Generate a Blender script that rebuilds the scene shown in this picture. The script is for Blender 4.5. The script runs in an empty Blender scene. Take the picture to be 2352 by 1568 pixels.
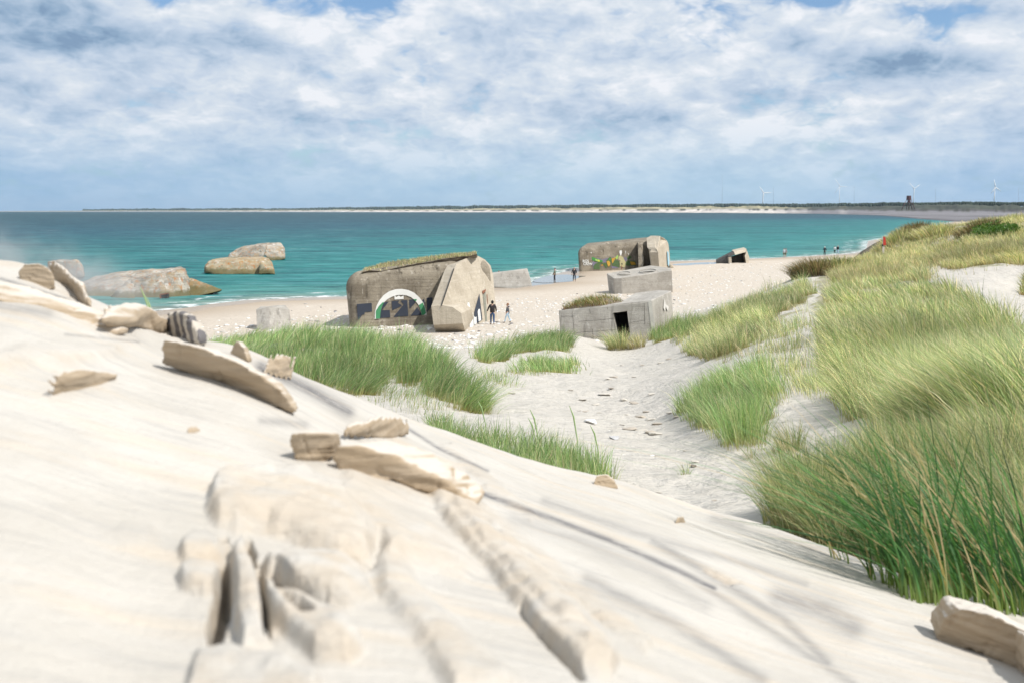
import bpy, bmesh, math, random
import numpy as np
from mathutils import Vector, Matrix
R = math.radians
random.seed(7); rng = np.random.default_rng(7)
SC = bpy.context.scene
COL = SC.collection

# ------------------------------------------------------------------ camera
FPX, CU, CV, HV, CAMZ = 2287.0, 1176.0, 784.0, 485.4, 8.7
PITCH = math.atan((CV - HV) / FPX)
cam_d = bpy.data.cameras.new("camera"); cam = bpy.data.objects.new("camera", cam_d)
COL.objects.link(cam); SC.camera = cam
cam.location = (0, 0, CAMZ); cam.rotation_euler = (math.pi / 2 - PITCH, 0, 0)
cam_d.sensor_width = 36; cam_d.lens = 35.0; cam_d.clip_start = 0.05; cam_d.clip_end = 80000
cam_d.dof.use_dof = True; cam_d.dof.focus_distance = 18; cam_d.dof.aperture_fstop = 3.5

# ------------------------------------------------------------------ world, sun, exposure
SUN_EL, SUN_AZ = R(54), R(118)
w = bpy.data.worlds.new("World"); SC.world = w; w.use_nodes = True
try: w.cycles.sampling_method = 'MANUAL'; w.cycles.sample_map_resolution = 512
except Exception: pass
nt = w.node_tree; nt.nodes.clear()
def N(nt, typ, **kw):
    n = nt.nodes.new(typ)
    for k, v in kw.items():
        if k == 'inp':
            for kk, vv in v.items(): n.inputs[kk].default_value = vv
        else: setattr(n, k, v)
    return n
def L(nt, a, b): nt.links.new(a, b)
def M(nt, op, a, b=None, c=None, clamp=False):
    n = nt.nodes.new('ShaderNodeMath'); n.operation = op; n.use_clamp = clamp
    for i, x in enumerate((a, b, c)):
        if x is None: continue
        if isinstance(x, (int, float)): n.inputs[i].default_value = x
        else: nt.links.new(x, n.inputs[i])
    return n.outputs[0]
def MIX(nt, fac, a, b, typ='RGBA', blend='MIX'):
    n = nt.nodes.new('ShaderNodeMix'); n.data_type = typ; n.blend_type = blend
    if typ == 'RGBA': ia, ib, io = n.inputs[6], n.inputs[7], n.outputs[2]
    else: ia, ib, io = n.inputs[2], n.inputs[3], n.outputs[0]
    for s, x in ((n.inputs[0], fac), (ia, a), (ib, b)):
        if isinstance(x, (int, float)): s.default_value = x
        elif isinstance(x, (tuple, list)): s.default_value = tuple(x) + ((1,) if len(x) == 3 else ())
        else: nt.links.new(x, s)
    return io
def RAMP(nt, x, stops, interp='LINEAR'):
    n = nt.nodes.new('ShaderNodeValToRGB'); n.color_ramp.interpolation = interp
    e = n.color_ramp.elements
    while len(e) > 1: e.remove(e[-1])
    for i, (p, c) in enumerate(stops):
        q = e[0] if i == 0 else e.new(p)
        q.position = p; c = c if isinstance(c, (tuple, list)) else (c, c, c)
        q.color = tuple(c) + ((1,) if len(c) == 3 else ())
    nt.links.new(x, n.inputs[0]); return n.outputs[0]
def SMOOTH(nt, x, lo, hi, a=0.0, b=1.0):
    n = nt.nodes.new('ShaderNodeMapRange'); n.interpolation_type = 'SMOOTHSTEP'
    for i, q in zip((1, 2, 3, 4), (lo, hi, a, b)): n.inputs[i].default_value = q
    nt.links.new(x, n.inputs[0]); return n.outputs[0]
def NOISE(nt, vec, scale, detail=4, rough=.55, dist=0.0, lac=2.0):
    n = nt.nodes.new('ShaderNodeTexNoise')
    n.inputs['Scale'].default_value = scale; n.inputs['Detail'].default_value = detail
    n.inputs['Roughness'].default_value = rough; n.inputs['Distortion'].default_value = dist
    n.inputs['Lacunarity'].default_value = lac
    if vec is not None: nt.links.new(vec, n.inputs['Vector'])
    return n.outputs['Fac']
def MAPV(nt, vec, scale=(1, 1, 1), rot=(0, 0, 0), loc=(0, 0, 0)):
    n = nt.nodes.new('ShaderNodeMapping'); n.inputs['Scale'].default_value = scale
    n.inputs['Rotation'].default_value = rot; n.inputs['Location'].default_value = loc
    nt.links.new(vec, n.inputs['Vector']); return n.outputs[0]

out = N(nt, 'ShaderNodeOutputWorld'); bg = N(nt, 'ShaderNodeBackground')
bg.inputs['Strength'].default_value = 0.1
sky = N(nt, 'ShaderNodeTexSky', sky_type='NISHITA', sun_disc=False, sun_elevation=SUN_EL, sun_rotation=SUN_AZ)
sky.air_density = 1.0; sky.dust_density = 0.6; sky.ozone_density = 1.5
tc = N(nt, 'ShaderNodeTexCoord'); sep = N(nt, 'ShaderNodeSeparateXYZ'); L(nt, tc.outputs['Generated'], sep.inputs[0])
X, Y, Z = sep.outputs
def cloudplane(dz, off):
    zz = M(nt, 'ADD', M(nt, 'MAXIMUM', M(nt, 'ADD', Z, dz), 0.0), 0.34)
    c = N(nt, 'ShaderNodeCombineXYZ')
    L(nt, M(nt, 'DIVIDE', X, zz), c.inputs[0]); L(nt, M(nt, 'DIVIDE', Y, zz), c.inputs[1]); c.inputs[2].default_value = off
    return c.outputs[0]
pa = cloudplane(0.0, 0.0); pb = cloudplane(0.026, 0.0)
def blob(az_px, v_px, ru, rv):   # soft bump in sky directions (azimuth tangent, elevation)
    a0 = (az_px - CU) / FPX; e0 = (HV - v_px) / FPX
    da = M(nt, 'DIVIDE', M(nt, 'SUBTRACT', M(nt, 'DIVIDE', X, M(nt, 'MAXIMUM', Y, 0.05)), a0), ru / FPX)
    de = M(nt, 'DIVIDE', M(nt, 'SUBTRACT', M(nt, 'DIVIDE', Z, M(nt, 'MAXIMUM', Y, 0.05)), e0), rv / FPX)
    d2 = M(nt, 'ADD', M(nt, 'MULTIPLY', da, da), M(nt, 'MULTIPLY', de, de))
    return M(nt, 'MULTIPLY', M(nt, 'EXPONENT', M(nt, 'MULTIPLY', d2, -1.0)), M(nt, 'GREATER_THAN', Y, 0.0))
def dens(p):
    big = NOISE(nt, MAPV(nt, p, (1, 1, 1), loc=(3.1, 7.7, 0)), 3.0, 3, .5)
    med = NOISE(nt, MAPV(nt, p, (1, .8, 1), loc=(1.3, 2.2, 4)), 7.0, 9, .54, .25)
    wp = N(nt, 'ShaderNodeTexNoise', inp={'Scale': 9.5, 'Detail': 4.0}); L(nt, p, wp.inputs['Vector'])
    wv = N(nt, 'ShaderNodeVectorMath', operation='MULTIPLY_ADD'); L(nt, wp.outputs['Color'], wv.inputs[0]); wv.inputs[1].default_value = (.13, .13, 0); L(nt, p, wv.inputs[2])
    vo = N(nt, 'ShaderNodeTexVoronoi', feature='F1', inp={'Scale': 12.0, 'Detail': 2.0, 'Roughness': .6, 'Lacunarity': 2.3})
    L(nt, wv.outputs[0], vo.inputs['Vector'])
    puff = M(nt, 'SUBTRACT', .70, vo.outputs['Distance'])
    return M(nt, 'ADD', M(nt, 'ADD', M(nt, 'MULTIPLY', big, .50), M(nt, 'MULTIPLY', med, .55)), M(nt, 'MULTIPLY', puff, .17))
da_, db_ = dens(pa), dens(pb)
hole = None
for b in ((1810, 20, 95, 55), (1880, 0, 60, 50), (2110, 60, 90, 55), (400, 20, 45, 30), (850, 25, 60, 25)):
    q = blob(*b); hole = q if hole is None else M(nt, 'ADD', hole, q)
dk = None
for b, s in (((150, 110, 260, 48), 1.1), ((590, 120, 130, 48), .8), ((2070, 160, 130, 38), 1.15), ((300, 165, 120, 22), .6),
             ((40, 40, 160, 22), .6), ((1180, 150, 140, 26), .4), ((1500, 150, 120, 26), .45), ((1000, 260, 420, 22), .25),
             ((2300, 250, 130, 60), .3), ((150, 260, 200, 30), .35), ((1700, 230, 200, 26), .35), ((30, 200, 130, 45), .6)):
    q = M(nt, 'MULTIPLY', blob(*b), s); dk = q if dk is None else M(nt, 'ADD', dk, q)
cov = SMOOTH(nt, M(nt, 'SUBTRACT', M(nt, 'ADD', da_, M(nt, 'MULTIPLY', dk, .12)), M(nt, 'MULTIPLY', hole, .24)), 0.22, 0.42)
# light: denser above = shaded underside
lit = M(nt, 'ADD', M(nt, 'MULTIPLY', M(nt, 'SUBTRACT', da_, db_), 2.1), 0.61)
lit = M(nt, 'SUBTRACT', M(nt, 'SUBTRACT', lit, M(nt, 'MULTIPLY', M(nt, 'SUBTRACT', da_, .6), .9)), M(nt, 'MULTIPLY', dk, .58))
ccol = RAMP(nt, lit, [(0.0, (2.0, 3.0, 4.4)), (.12, (2.6, 3.7, 5.1)), (.32, (3.8, 4.8, 6.1)), (.56, (5.0, 5.8, 6.9)), (.80, (6.2, 6.75, 7.4)), (1.0, (7.6, 7.8, 8.2))])
skyc = MIX(nt, 1.0, sky.outputs[0], (.85, .98, 1.12), blend='MULTIPLY')
cl = MIX(nt, cov, skyc, ccol)
# thicker blue air close to the horizon
hz = SMOOTH(nt, Z, 0.0, 0.105, 0.80, 0.0)
azb = SMOOTH(nt, M(nt, 'DIVIDE', X, M(nt, 'MAXIMUM', Y, .05)), -.55, .15, 0.0, 1.0)
hcol = MIX(nt, azb, (2.3, 4.2, 6.3), (3.7, 5.5, 7.0))
azc = SMOOTH(nt, M(nt, 'DIVIDE', X, M(nt, 'MAXIMUM', Y, .05)), .2, .55, 0.0, 1.0)
hcol = MIX(nt, azc, hcol, (2.5, 4.3, 6.5))
fin = MIX(nt, hz, cl, hcol)
L(nt, fin, bg.inputs['Color']); L(nt, bg.outputs[0], out.inputs[0])

sd = Vector((math.cos(SUN_EL) * math.sin(SUN_AZ), math.cos(SUN_EL) * math.cos(SUN_AZ), math.sin(SUN_EL)))
sun_d = bpy.data.lights.new("sun", 'SUN'); sun = bpy.data.objects.new("sun", sun_d); COL.objects.link(sun)
sun_d.energy = 4.2; sun_d.angle = R(.53); sun_d.color = (1.0, .955, .89)
sun.rotation_euler = sd.to_track_quat('Z', 'Y').to_euler()
sun.location = (0, 0, 60)
SC.view_settings.view_transform = 'Standard'; SC.view_settings.look = 'None'
SC.view_settings.gamma = 1; SC.view_settings.exposure = 0.22
try: SC.cycles.max_bounces = 6; SC.cycles.volume_bounces = 0; SC.cycles.transparent_max_bounces = 8
except Exception: pass

# ------------------------------------------------------------------ picture ray helpers
SP, CP = math.sin(PITCH), math.cos(PITCH)
def ray(u, v):
    x = (u - CU) / FPX; yd = (v - CV) / FPX
    yw = CP - yd * SP
    return x / yw, (-SP - yd * CP) / yw        # per metre of Y
def at(u, v, D):
    a, b = ray(u, v); return Vector((a * D, D, CAMZ + b * D))
def atz(u, v, z):
    a, b = ray(u, v); D = (z - CAMZ) / b; return Vector((a * D, D, z))
def proj(x, y, z):
    y = np.maximum(y, 1e-3); t = (z - CAMZ) / y
    yd = (-t * CP - SP) / (CP - t * SP)         # from t=(-SP-yd*CP)/(CP-yd*SP)
    return CU + FPX * (x / y) * (CP - yd * SP), CV + FPX * yd

# ------------------------------------------------------------------ numpy noise
_perm = np.random.default_rng(3).random((256, 256))
def vnoise(x, y):
    xi = np.floor(x).astype(int); yi = np.floor(y).astype(int); fx = x - xi; fy = y - yi
    fx = fx * fx * (3 - 2 * fx); fy = fy * fy * (3 - 2 * fy)
    g = lambda i, j: _perm[(xi + i) & 255, (yi + j) & 255]
    return (g(0, 0) * (1 - fx) + g(1, 0) * fx) * (1 - fy) + (g(0, 1) * (1 - fx) + g(1, 1) * fx) * fy
def fbm(x, y, o=4, g=.5):
    s = 0; a = 1; t = 0
    for k in range(o):
        s = s + a * vnoise(x * 2 ** k + 17.3 * k, y * 2 ** k + 9.1 * k); t += a; a *= g
    return s / t - .5
def inpoly(u, v, P):
    u = np.asarray(u, float); v = np.asarray(v, float); r = np.zeros(u.shape, bool)
    n = len(P)
    for i in range(n):
        x1, y1 = P[i]; x2, y2 = P[(i + 1) % n]
        if y1 == y2: continue
        c = ((y1 > v) != (y2 > v)) & (u < (x2 - x1) * (v - y1) / (y2 - y1) + x1)
        r ^= c
    return r
def segdist(px, py, P):
    d = np.full(np.shape(px), 1e9)
    for (x1, y1), (x2, y2) in zip(P[:-1], P[1:]):
        dx, dy = x2 - x1, y2 - y1; l = dx * dx + dy * dy + 1e-12
        t = np.clip(((px - x1) * dx + (py - y1) * dy) / l, 0, 1)
        d = np.minimum(d, np.hypot(px - x1 - t * dx, py - y1 - t * dy))
    return d
def smax(a, b, k):
    h = np.clip(.5 + .5 * (a - b) / k, 0, 1); return b * (1 - h) + a * h + k * h * (1 - h)
class TPS:
    def __init__(s, pts, lam=1e-3):
        A = np.array(pts, float); s.x = A[:, 0]; s.y = A[:, 1]; n = len(A)
        K = s.k(s.x[:, None], s.y[:, None], s.x, s.y) + lam * np.eye(n)
        P = np.c_[np.ones(n), s.x, s.y]; Mx = np.block([[K, P], [P.T, np.zeros((3, 3))]])
        s.w = np.linalg.solve(Mx, np.r_[A[:, 2], 0, 0, 0])
    def k(s, x, y, X, Y):
        r2 = (x - X) ** 2 + (y - Y) ** 2; return np.where(r2 > 1e-12, r2 * np.log(r2 + 1e-12), 0)
    def __call__(s, x, y):
        x = np.asarray(x, float); y = np.asarray(y, float); o = s.w[-3] + s.w[-2] * x + s.w[-1] * y
        for i in range(len(s.x)): o = o + s.w[i] * s.k(x, y, s.x[i], s.y[i])
        return o

# ------------------------------------------------------------------ the lie of the land
shore_px = [(-500, 760), (0, 745), (250, 730), (340, 716), (420, 708), (480, 699), (560, 690), (700, 684), (800, 681),
            (960, 672), (1135, 661), (1220, 652), (1240, 640), (1290, 626), (1330, 616), (1440, 608), (1540, 600), (1645, 597),
            (1760, 593), (1850, 589), (1960, 582), (1990, 576)]
shore = [tuple(atz(u, v, 0)[:2]) for u, v in shore_px]
sx0, sy0 = shore[-1]; e = atz(2185, 510, 0)
shore += [(sx0 + 25, sy0 + 70), (sx0 + 110, sy0 + 230), (e.x, e.y)]
SH = [(-400, shore[0][1])] + shore + [(900, 1200)]
SHpoly = SH + [(2500, 1200), (2500, -50), (-400, -50)]          # land side
def shore_s(x, y):
    d = segdist(x, y, SH); return np.where(inpoly(x, y, SHpoly), d, -d)
def beach(x, y, s=None):
    if s is None: s = shore_s(x, y)
    w = 4.0 * fbm(x / 14, y / 14, 3)
    ss = s + w * np.clip(s / 4, 0, 1)
    z = np.where(s > 0, .24 * (1 - np.exp(-ss / 9)) + .010 * np.clip(ss - 12, 0, 45), np.maximum(s * .06, -3.0))
    return z + .05 * fbm(x / 5, y / 5, 3) * np.clip(s / 6, 0, 1)

dune_ctl = []
def dc(u, v, D):
    p = at(u, v, D); dune_ctl.append((p.x / D * 4, math.log(D), p.z))
def dz(u, D, z): dune_ctl.append(((u - CU) / FPX * 4, math.log(D), z))
for a in [(600, 805, 40), (650, 775, 44), (850, 802, 37), (1000, 850, 30), (1080, 930, 24), (900, 880, 27), (560, 795, 44),
          (500, 800, 46), (950, 925, 21), (1150, 970, 18), (1250, 1040, 13.5), (1200, 795, 47), (1290, 770, 55), (1200, 850, 36),
          (1300, 812, 44), (1400, 803, 53.5), (1400, 850, 38), (1400, 900, 29), (1400, 960, 22), (1450, 1050, 14.5), (1500, 1130, 10.5),
          (1600, 1200, 7.8), (1300, 900, 28.5), (1250, 960, 20.5), (1100, 830, 38), (1050, 810, 45),
          (1640, 745, 50), (1560, 770, 53), (1750, 690, 56), (1850, 662, 62), (1880, 630, 76), (1700, 800, 33), (1600, 835, 33),
          (1550, 800, 43), (1650, 830, 30), (1800, 722, 45), (1850, 760, 32), (2000, 700, 42), (2000, 645, 60), (2100, 625, 64),
          (2000, 596, 98), (2027, 588, 112), (2100, 562, 112), (2085, 537, 130), (2052, 550, 122), (2150, 530, 128), (1850, 634, 73), (2200, 565, 90), (2200, 521, 125), (2352, 503, 116),
          (2352, 562, 76), (2280, 640, 46), (2352, 722, 32), (2352, 650, 50), (2200, 700, 35), (2150, 800, 22), (2300, 850, 16),
          (2050, 850, 20), (1950, 955, 15), (1900, 850, 22), (1800, 900, 19), (1700, 965, 17), (1650, 900, 22), (1750, 1045, 13),
          (1850, 1105, 9.8), (2000, 1010, 11), (2000, 1150, 7.2), (2200, 1010, 9.5), (2352, 1010, 8.6), (1750, 1200, 6.8),
          (2200, 1250, 5.6), (1500, 960, 22), (1560, 1000, 18)]: dc(*a)
for u, D, z in [(700, 66, .15), (850, 66, .15), (1000, 65, .15), (1100, 64, .2), (1200, 66, .2), (1300, 72, .3), (1440, 70, .5), (1560, 82, .3),
                (1640, 90, .3), (1750, 98, .4), (1860, 115, .5), (1930, 130, .6), (1960, 160, .3), (2050, 180, 1.5), (2352, 190, 5), (2352, 260, 3),
                (1800, 200, -1.5), (1400, 130, -.5), (1000, 110, -.5), (600, 90, -.5), (500, 66, .1), (300, 62, .1), (0, 60, 0), (-500, 60, 0),
                (300, 40, 1.4), (0, 35, 1.8), (-500, 35, 1.8), (0, 20, 4.2), (400, 20, 4.4), (-500, 20, 4.4), (700, 14, 5.3), (200, 10, 6.0),
                (-500, 10, 6), (900, 9, 6.0), (1150, 7, 6.4), (1400, 5.5, 6.5), (1900, 4.6, 6.6), (2352, 4.6, 6.7), (0, 5, 6.8), (1000, 4.5, 6.8),
                (3000, 60, 6.5), (3000, 110, 7.0), (3000, 20, 6.6), (3000, 8, 6.9), (3000, 200, 4), (3000, 5, 6.8), (600, 200, -2), (1200, 300, -2),
                (2000, 330, 0), (2500, 400, 1.5), (3000, 500, 2)]: dz(u, D, z)
dune_tps = TPS(dune_ctl, 2e-3)

crest_px = [(-700, 560, 3.3), (-300, 575, 3.4), (0, 597, 3.6), (60, 606, 3.6), (130, 645, 3.6), (215, 688, 3.6), (300, 728, 3.6), (350, 762, 3.6), (450, 782, 3.7),
            (560, 800, 3.8), (640, 835, 3.85), (700, 866, 3.9), (800, 906, 4.0), (900, 946, 4.1), (1000, 982, 4.2), (1190, 1048, 4.4),
            (1300, 1080, 4.55), (1430, 1108, 4.65), (1580, 1158, 4.75), (1740, 1203, 4.75), (1900, 1262, 4.6), (2080, 1330, 4.4),
            (2220, 1375, 4.3), (2352, 1412, 4.25), (2700, 1500, 4.2), (3200, 1620, 4.2)]
_cp = [at(*q) for q in crest_px]
cr_a = np.array([p.x / p.y for p in _cp]); cr_D = np.array([p.y for p in _cp]); cr_z = np.array([p.z for p in _cp])
fgc = [(p.x / p.y * 4, math.log(p.y), p.z) for p in _cp]
for a in [(-600, 1500, 1.25), (0, 1568, 1.2), (600, 1568, 1.25), (1176, 1568, 1.3), (1700, 1568, 1.75), (2100, 1568, 2.3), (2352, 1568, 2.7), (3000, 1568, 3.2),
          (0, 1100, 1.8), (0, 800, 2.6), (0, 680, 3.1), (400, 900, 2.7), (500, 780 + 40, 3.3), (300, 1250, 1.7), (600, 1100, 2.2), (700, 1400, 1.5),
          (1000, 1250, 2.1), (1176, 1300, 2.1), (900, 1050, 3.0), (1300, 1200, 3.0), (1500, 1350, 2.4), (1700, 1400, 2.6), (1600, 1250, 3.5), (2000, 1450, 3.0),
          (1900, 1350, 3.6), (2300, 1500, 3.2), (-600, 800, 2.5)]:
    p = at(*a); fgc.append((p.x / p.y * 4, math.log(p.y), p.z))
fg_tps = TPS(fgc, 1e-3)
RELIEF = [  # eroded crusts and hollows of the near slope: outline, height (m), softness (px)
 ([(474, 1168), (486, 1120), (520, 1096), (600, 1092), (700, 1104), (800, 1160), (862, 1230), (850, 1296), (780, 1296), (700, 1262), (620, 1228), (540, 1226), (500, 1212)], .055, 16),
 ([(560, 1090), (700, 1085), (860, 1130), (1000, 1200), (1100, 1300), (1060, 1330), (900, 1290), (820, 1200), (700, 1130)], .03, 34),
 ([(975, 1120), (1030, 1128), (1110, 1190), (1230, 1300), (1350, 1420), (1425, 1515), (1405, 1562), (1335, 1545), (1230, 1440), (1120, 1310), (1030, 1210)], .040, 10),
 ([(1010, 1150), (1040, 1160), (1200, 1310), (1370, 1500), (1350, 1520), (1180, 1350)], .016, 6),
 ([(880, 1058), (1000, 1085), (1120, 1160), (1320, 1320), (1510, 1480), (1480, 1502), (1380, 1430), (1200, 1290), (1050, 1160), (930, 1110)], .022, 8),
 ([(860, 1290), (885, 1240), (925, 1260), (960, 1340), (1060, 1440), (1200, 1568), (1180, 1600), (1040, 1600), (960, 1480), (880, 1380)], .028, 22),
 ([(410, 1262), (430, 1238), (470, 1232), (526, 1246), (532, 1275), (490, 1300), (430, 1296)], .035, 8),
 ([(404, 1325), (440, 1302), (500, 1312), (512, 1345), (465, 1372), (415, 1352)], .035, 8),
 ([(528, 1288), (556, 1256), (580, 1300), (592, 1360), (604, 1420), (618, 1484), (560, 1500), (536, 1420), (540, 1340)], .05, 7),
 ([(608, 1296), (660, 1284), (780, 1300), (850, 1345), (866, 1374), (800, 1396), (735, 1384), (665, 1362), (625, 1334)], .05, 9),
 ([(600, 1372), (690, 1386), (790, 1430), (840, 1490), (800, 1530), (720, 1520), (660, 1465), (618, 1420)], .045, 12),
 ([(450, 1500), (540, 1488), (640, 1510), (740, 1560), (740, 1620), (420, 1620)], .03, 16),
 ([(476, 1445), (490, 1360), (512, 1300), (526, 1296), (532, 1350), (524, 1420), (508, 1478), (486, 1492)], -.10, 5),
 ([(588, 1322), (604, 1306), (612, 1380), (622, 1470), (606, 1480), (596, 1400)], -.10, 4),
 ([(560, 1236), (576, 1240), (590, 1300), (578, 1312), (562, 1280)], -.08, 4),
 ([(490, 1240), (520, 1236), (530, 1262), (506, 1270)], -.05, 4),
 ([(618, 1322), (634, 1318), (664, 1352), (720, 1380), (756, 1384), (700, 1394), (650, 1374)], -.09, 4),
 ([(646, 1398), (690, 1414), (726, 1444), (700, 1450), (660, 1428)], -.08, 4),
 ([(795, 1288), (825, 1302), (862, 1298), (840, 1312), (808, 1306)], -.04, 4),
 ([(1190, 1400), (1200, 1400), (1345, 1555), (1332, 1562)], -.05, 4),
 ([(240, 1230), (290, 1200), (360, 1210), (370, 1260), (290, 1275)], .012, 20),
 ([(-50, 1130 - 300), (60, 850 - 60), (160, 800), (300, 790), (240, 830), (80, 850), (-50, 870)], .03, 22),
 ([(1608, 1304), (1640, 1308), (1700, 1340), (1664, 1342)], -.05, 5),
 ([(1010, 1020), (1040, 1018), (1150, 1110), (1240, 1190), (1225, 1196), (1120, 1130)], .022, 6),
 ([(760, 1030), (900, 1020), (1100, 1120), (1120, 1180), (980, 1170), (800, 1130)], .02, 20),
]
def relief(x, y, z):
    U, Vv = proj(x, y, z); out = np.zeros(len(x))
    Uj = U + 18 * fbm(x / .07, y / .07, 3); Vj = Vv + 18 * fbm(x / .07 + 7, y / .07, 3)
    for P, h, w_ in RELIEF:
        u0, u1, v0, v1 = min(p[0] for p in P) - w_, max(p[0] for p in P) + w_, min(p[1] for p in P) - w_, max(p[1] for p in P) + w_
        m = (Uj > u0 - 30) & (Uj < u1 + 30) & (Vj > v0 - 30) & (Vj < v1 + 30)
        if not m.any(): continue
        d = segdist(Uj[m], Vj[m], P + [P[0]]); sd_ = np.where(inpoly(Uj[m], Vj[m], P), d, -d)
        w2 = w_ * (1.7 if h > 0 else 1.5) + 4; t_ = np.clip((sd_ + w2 * .35) / w2, 0, 1); out[m] += h * .85 * (t_ * t_ * (3 - 2 * t_)) * (.8 + .2 * np.clip(sd_ / 40, 0, 1) + .5 * fbm(x[m] / .06, y[m] / .06, 3))
    return out
def ground(x, y, detail=True):
    x = np.atleast_1d(np.asarray(x, float)); y = np.atleast_1d(np.asarray(y, float))
    s = shore_s(x, y); z = beach(x, y, s)
    a = np.clip(x / np.maximum(y, .05), -1.1, 1.1); Dy = np.maximum(y, .3); ln = np.log(Dy)
    far = Dy < 600
    dz_ = np.full(x.shape, -5.0)
    m = far & (Dy > 3.5)
    if m.any():
        q = dune_tps(a[m] * 4, ln[m])
        amp = np.clip(q - .6, 0, 2) / 2
        q = q + amp * (.9 * fbm(x[m] / 7, y[m] / 7, 4) * np.clip(Dy[m] / 40, .15, 1.2) + .20 * fbm(x[m] / 1.1 + 5, y[m] / 1.1, 4) * np.clip(Dy[m] / 12, .4, 1))
        # wear with distance from shore and far limit
        q = q - np.clip((Dy[m] - 300) / 60, 0, 5) - np.clip((6 - s[m]) * .4, 0, 6)
        dz_[m] = q
    z = np.where(m, smax(dz_, z, .25), z)
    n = Dy < 9
    if n.any():
        rc = np.interp(a[n], cr_a, cr_D); r = Dy[n]
        f = fg_tps(a[n] * 4, np.log(np.clip(np.minimum(r, rc), .8, 9)))
        ex = np.maximum(0, r - rc)
        f = f - .62 * ex * ex / (ex + .25) - .05 * ex
        if detail:
            xx, yy = x[n], y[n]
            c, sn = math.cos(R(-38)), math.sin(R(-38)); al = xx * c + yy * sn; ac = -xx * sn + yy * c
            f = f + .005 * fbm(al / .5, ac / .06, 3) + .014 * fbm(xx / .35 + 3, yy / .35, 3)
            nn = yy < 4.2
            if nn.any(): f[nn] += relief(xx[nn], yy[nn], f[nn])
        z[n] = np.where(r < rc + .02, f, np.maximum(f, np.where(r > 4.6, z[n], -9)))
    return z
def hit(u, v, Dmin=.8, Dmax=900):
    D = np.exp(np.linspace(math.log(Dmin), math.log(Dmax), 1400)); a, b = ray(u, v)
    g = ground(a * D, D) - (CAMZ + b * D)
    i = np.argmax(g > 0)
    if g[i] <= 0: i = len(D) - 1
    i = max(i, 1)
    t = np.linspace(D[i - 1], D[i], 24); g = ground(a * t, t) - (CAMZ + b * t); j = np.argmax(g > 0)
    return float(t[j])
def gz(x, y): return float(ground([x], [y])[0])

# ------------------------------------------------------------------ mesh helpers
def mesh_np(name, V, F, smooth=True, cols=None, colname='Col', attrs=None):
    """V (n,3); F list of (m,k) int arrays"""
    me = bpy.data.meshes.new(name); V = np.asarray(V, np.float32)
    me.vertices.add(len(V)); me.vertices.foreach_set('co', V.ravel())
    Fs = F if isinstance(F, list) else [F]; Fs = [np.asarray(f, np.int32) for f in Fs if len(f)]
    nl = sum(f.size for f in Fs); npoly = sum(len(f) for f in Fs)
    me.loops.add(nl); me.polygons.add(npoly)
    me.loops.foreach_set('vertex_index', np.concatenate([f.ravel() for f in Fs]))
    tot = np.concatenate([np.full(len(f), f.shape[1], np.int32) for f in Fs])
    st = np.concatenate([[0], np.cumsum(tot)[:-1]]).astype(np.int32)
    me.polygons.foreach_set('loop_start', st)
    try: me.polygons.foreach_set('loop_total', tot)
    except Exception: pass
    me.update(calc_edges=True)
    if smooth: me.polygons.foreach_set('use_smooth', np.ones(npoly, bool))
    if cols is not None:
        at_ = me.attributes.new(colname, 'FLOAT_COLOR', 'POINT')
        c = np.ones((len(V), 4), np.float32); c[:, :3] = cols; at_.data.foreach_set('color', c.ravel())
    for k, a in (attrs or {}).items():
        q = me.attributes.new(k, 'FLOAT', 'POINT'); q.data.foreach_set('value', np.asarray(a, np.float32))
    return me
def link(name, me, mat=None, loc=(0, 0, 0), parent=None):
    o = bpy.data.objects.new(name, me); COL.objects.link(o); o.location = loc
    if parent is not None: o.parent = parent
    if mat is not None and me is not None: me.materials.append(mat)
    return o
def tag(o, label=None, cat=None, group=None, kind=None):
    if label: o['label'] = label
    if cat: o['category'] = cat
    if group: o['group'] = group
    if kind: o['kind'] = kind
    return o
def empty(name, loc):
    o = bpy.data.objects.new(name, None); COL.objects.link(o); o.location = loc; o.empty_display_size = .3; return o
def part(name, verts, faces, mat, parent, smooth=False):
    """verts in world space, stored relative to the parent Empty"""
    o0 = Vector(parent.location) if parent.parent is None else Vector(parent.location) + Vector(parent.parent.location)
    me = bpy.data.meshes.new(name); me.from_pydata([tuple(Vector(v) - o0) for v in verts], [], faces); me.update()
    if smooth:
        for p in me.polygons: p.use_smooth = True
    return link(name, me, mat, (0, 0, 0), parent)

# ------------------------------------------------------------------ materials
def newmat(name):
    m = bpy.data.materials.new(name); m.use_nodes = True; t = m.node_tree
    return m, t, t.nodes['Principled BSDF']
def bump(t, p, h, strength=.5, dist=.1):
    b = t.nodes.new('ShaderNodeBump'); b.inputs['Strength'].default_value = strength; b.inputs['Distance'].default_value = dist
    t.links.new(h, b.inputs['Height']); t.links.new(b.outputs[0], p.inputs['Normal']); return b
def simple(name, col, rough=.7, noise=0.0, nscale=8, metal=0):
    m, t, p = newmat(name); p.inputs['Roughness'].default_value = rough; p.inputs['Metallic'].default_value = metal
    if noise:
        tcx = N(t, 'ShaderNodeTexCoord'); n = NOISE(t, tcx.outputs['Object'], nscale, 4)
        c = MIX(t, n, tuple(x * (1 - noise) for x in col), tuple(min(1, x * (1 + noise)) for x in col))
        t.links.new(c, p.inputs['Base Color'])
    else: p.inputs['Base Color'].default_value = tuple(col) + (1,)
    return m
def ATTR(t, n):
    a = t.nodes.new('ShaderNodeAttribute'); a.attribute_name = n; return a

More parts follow.
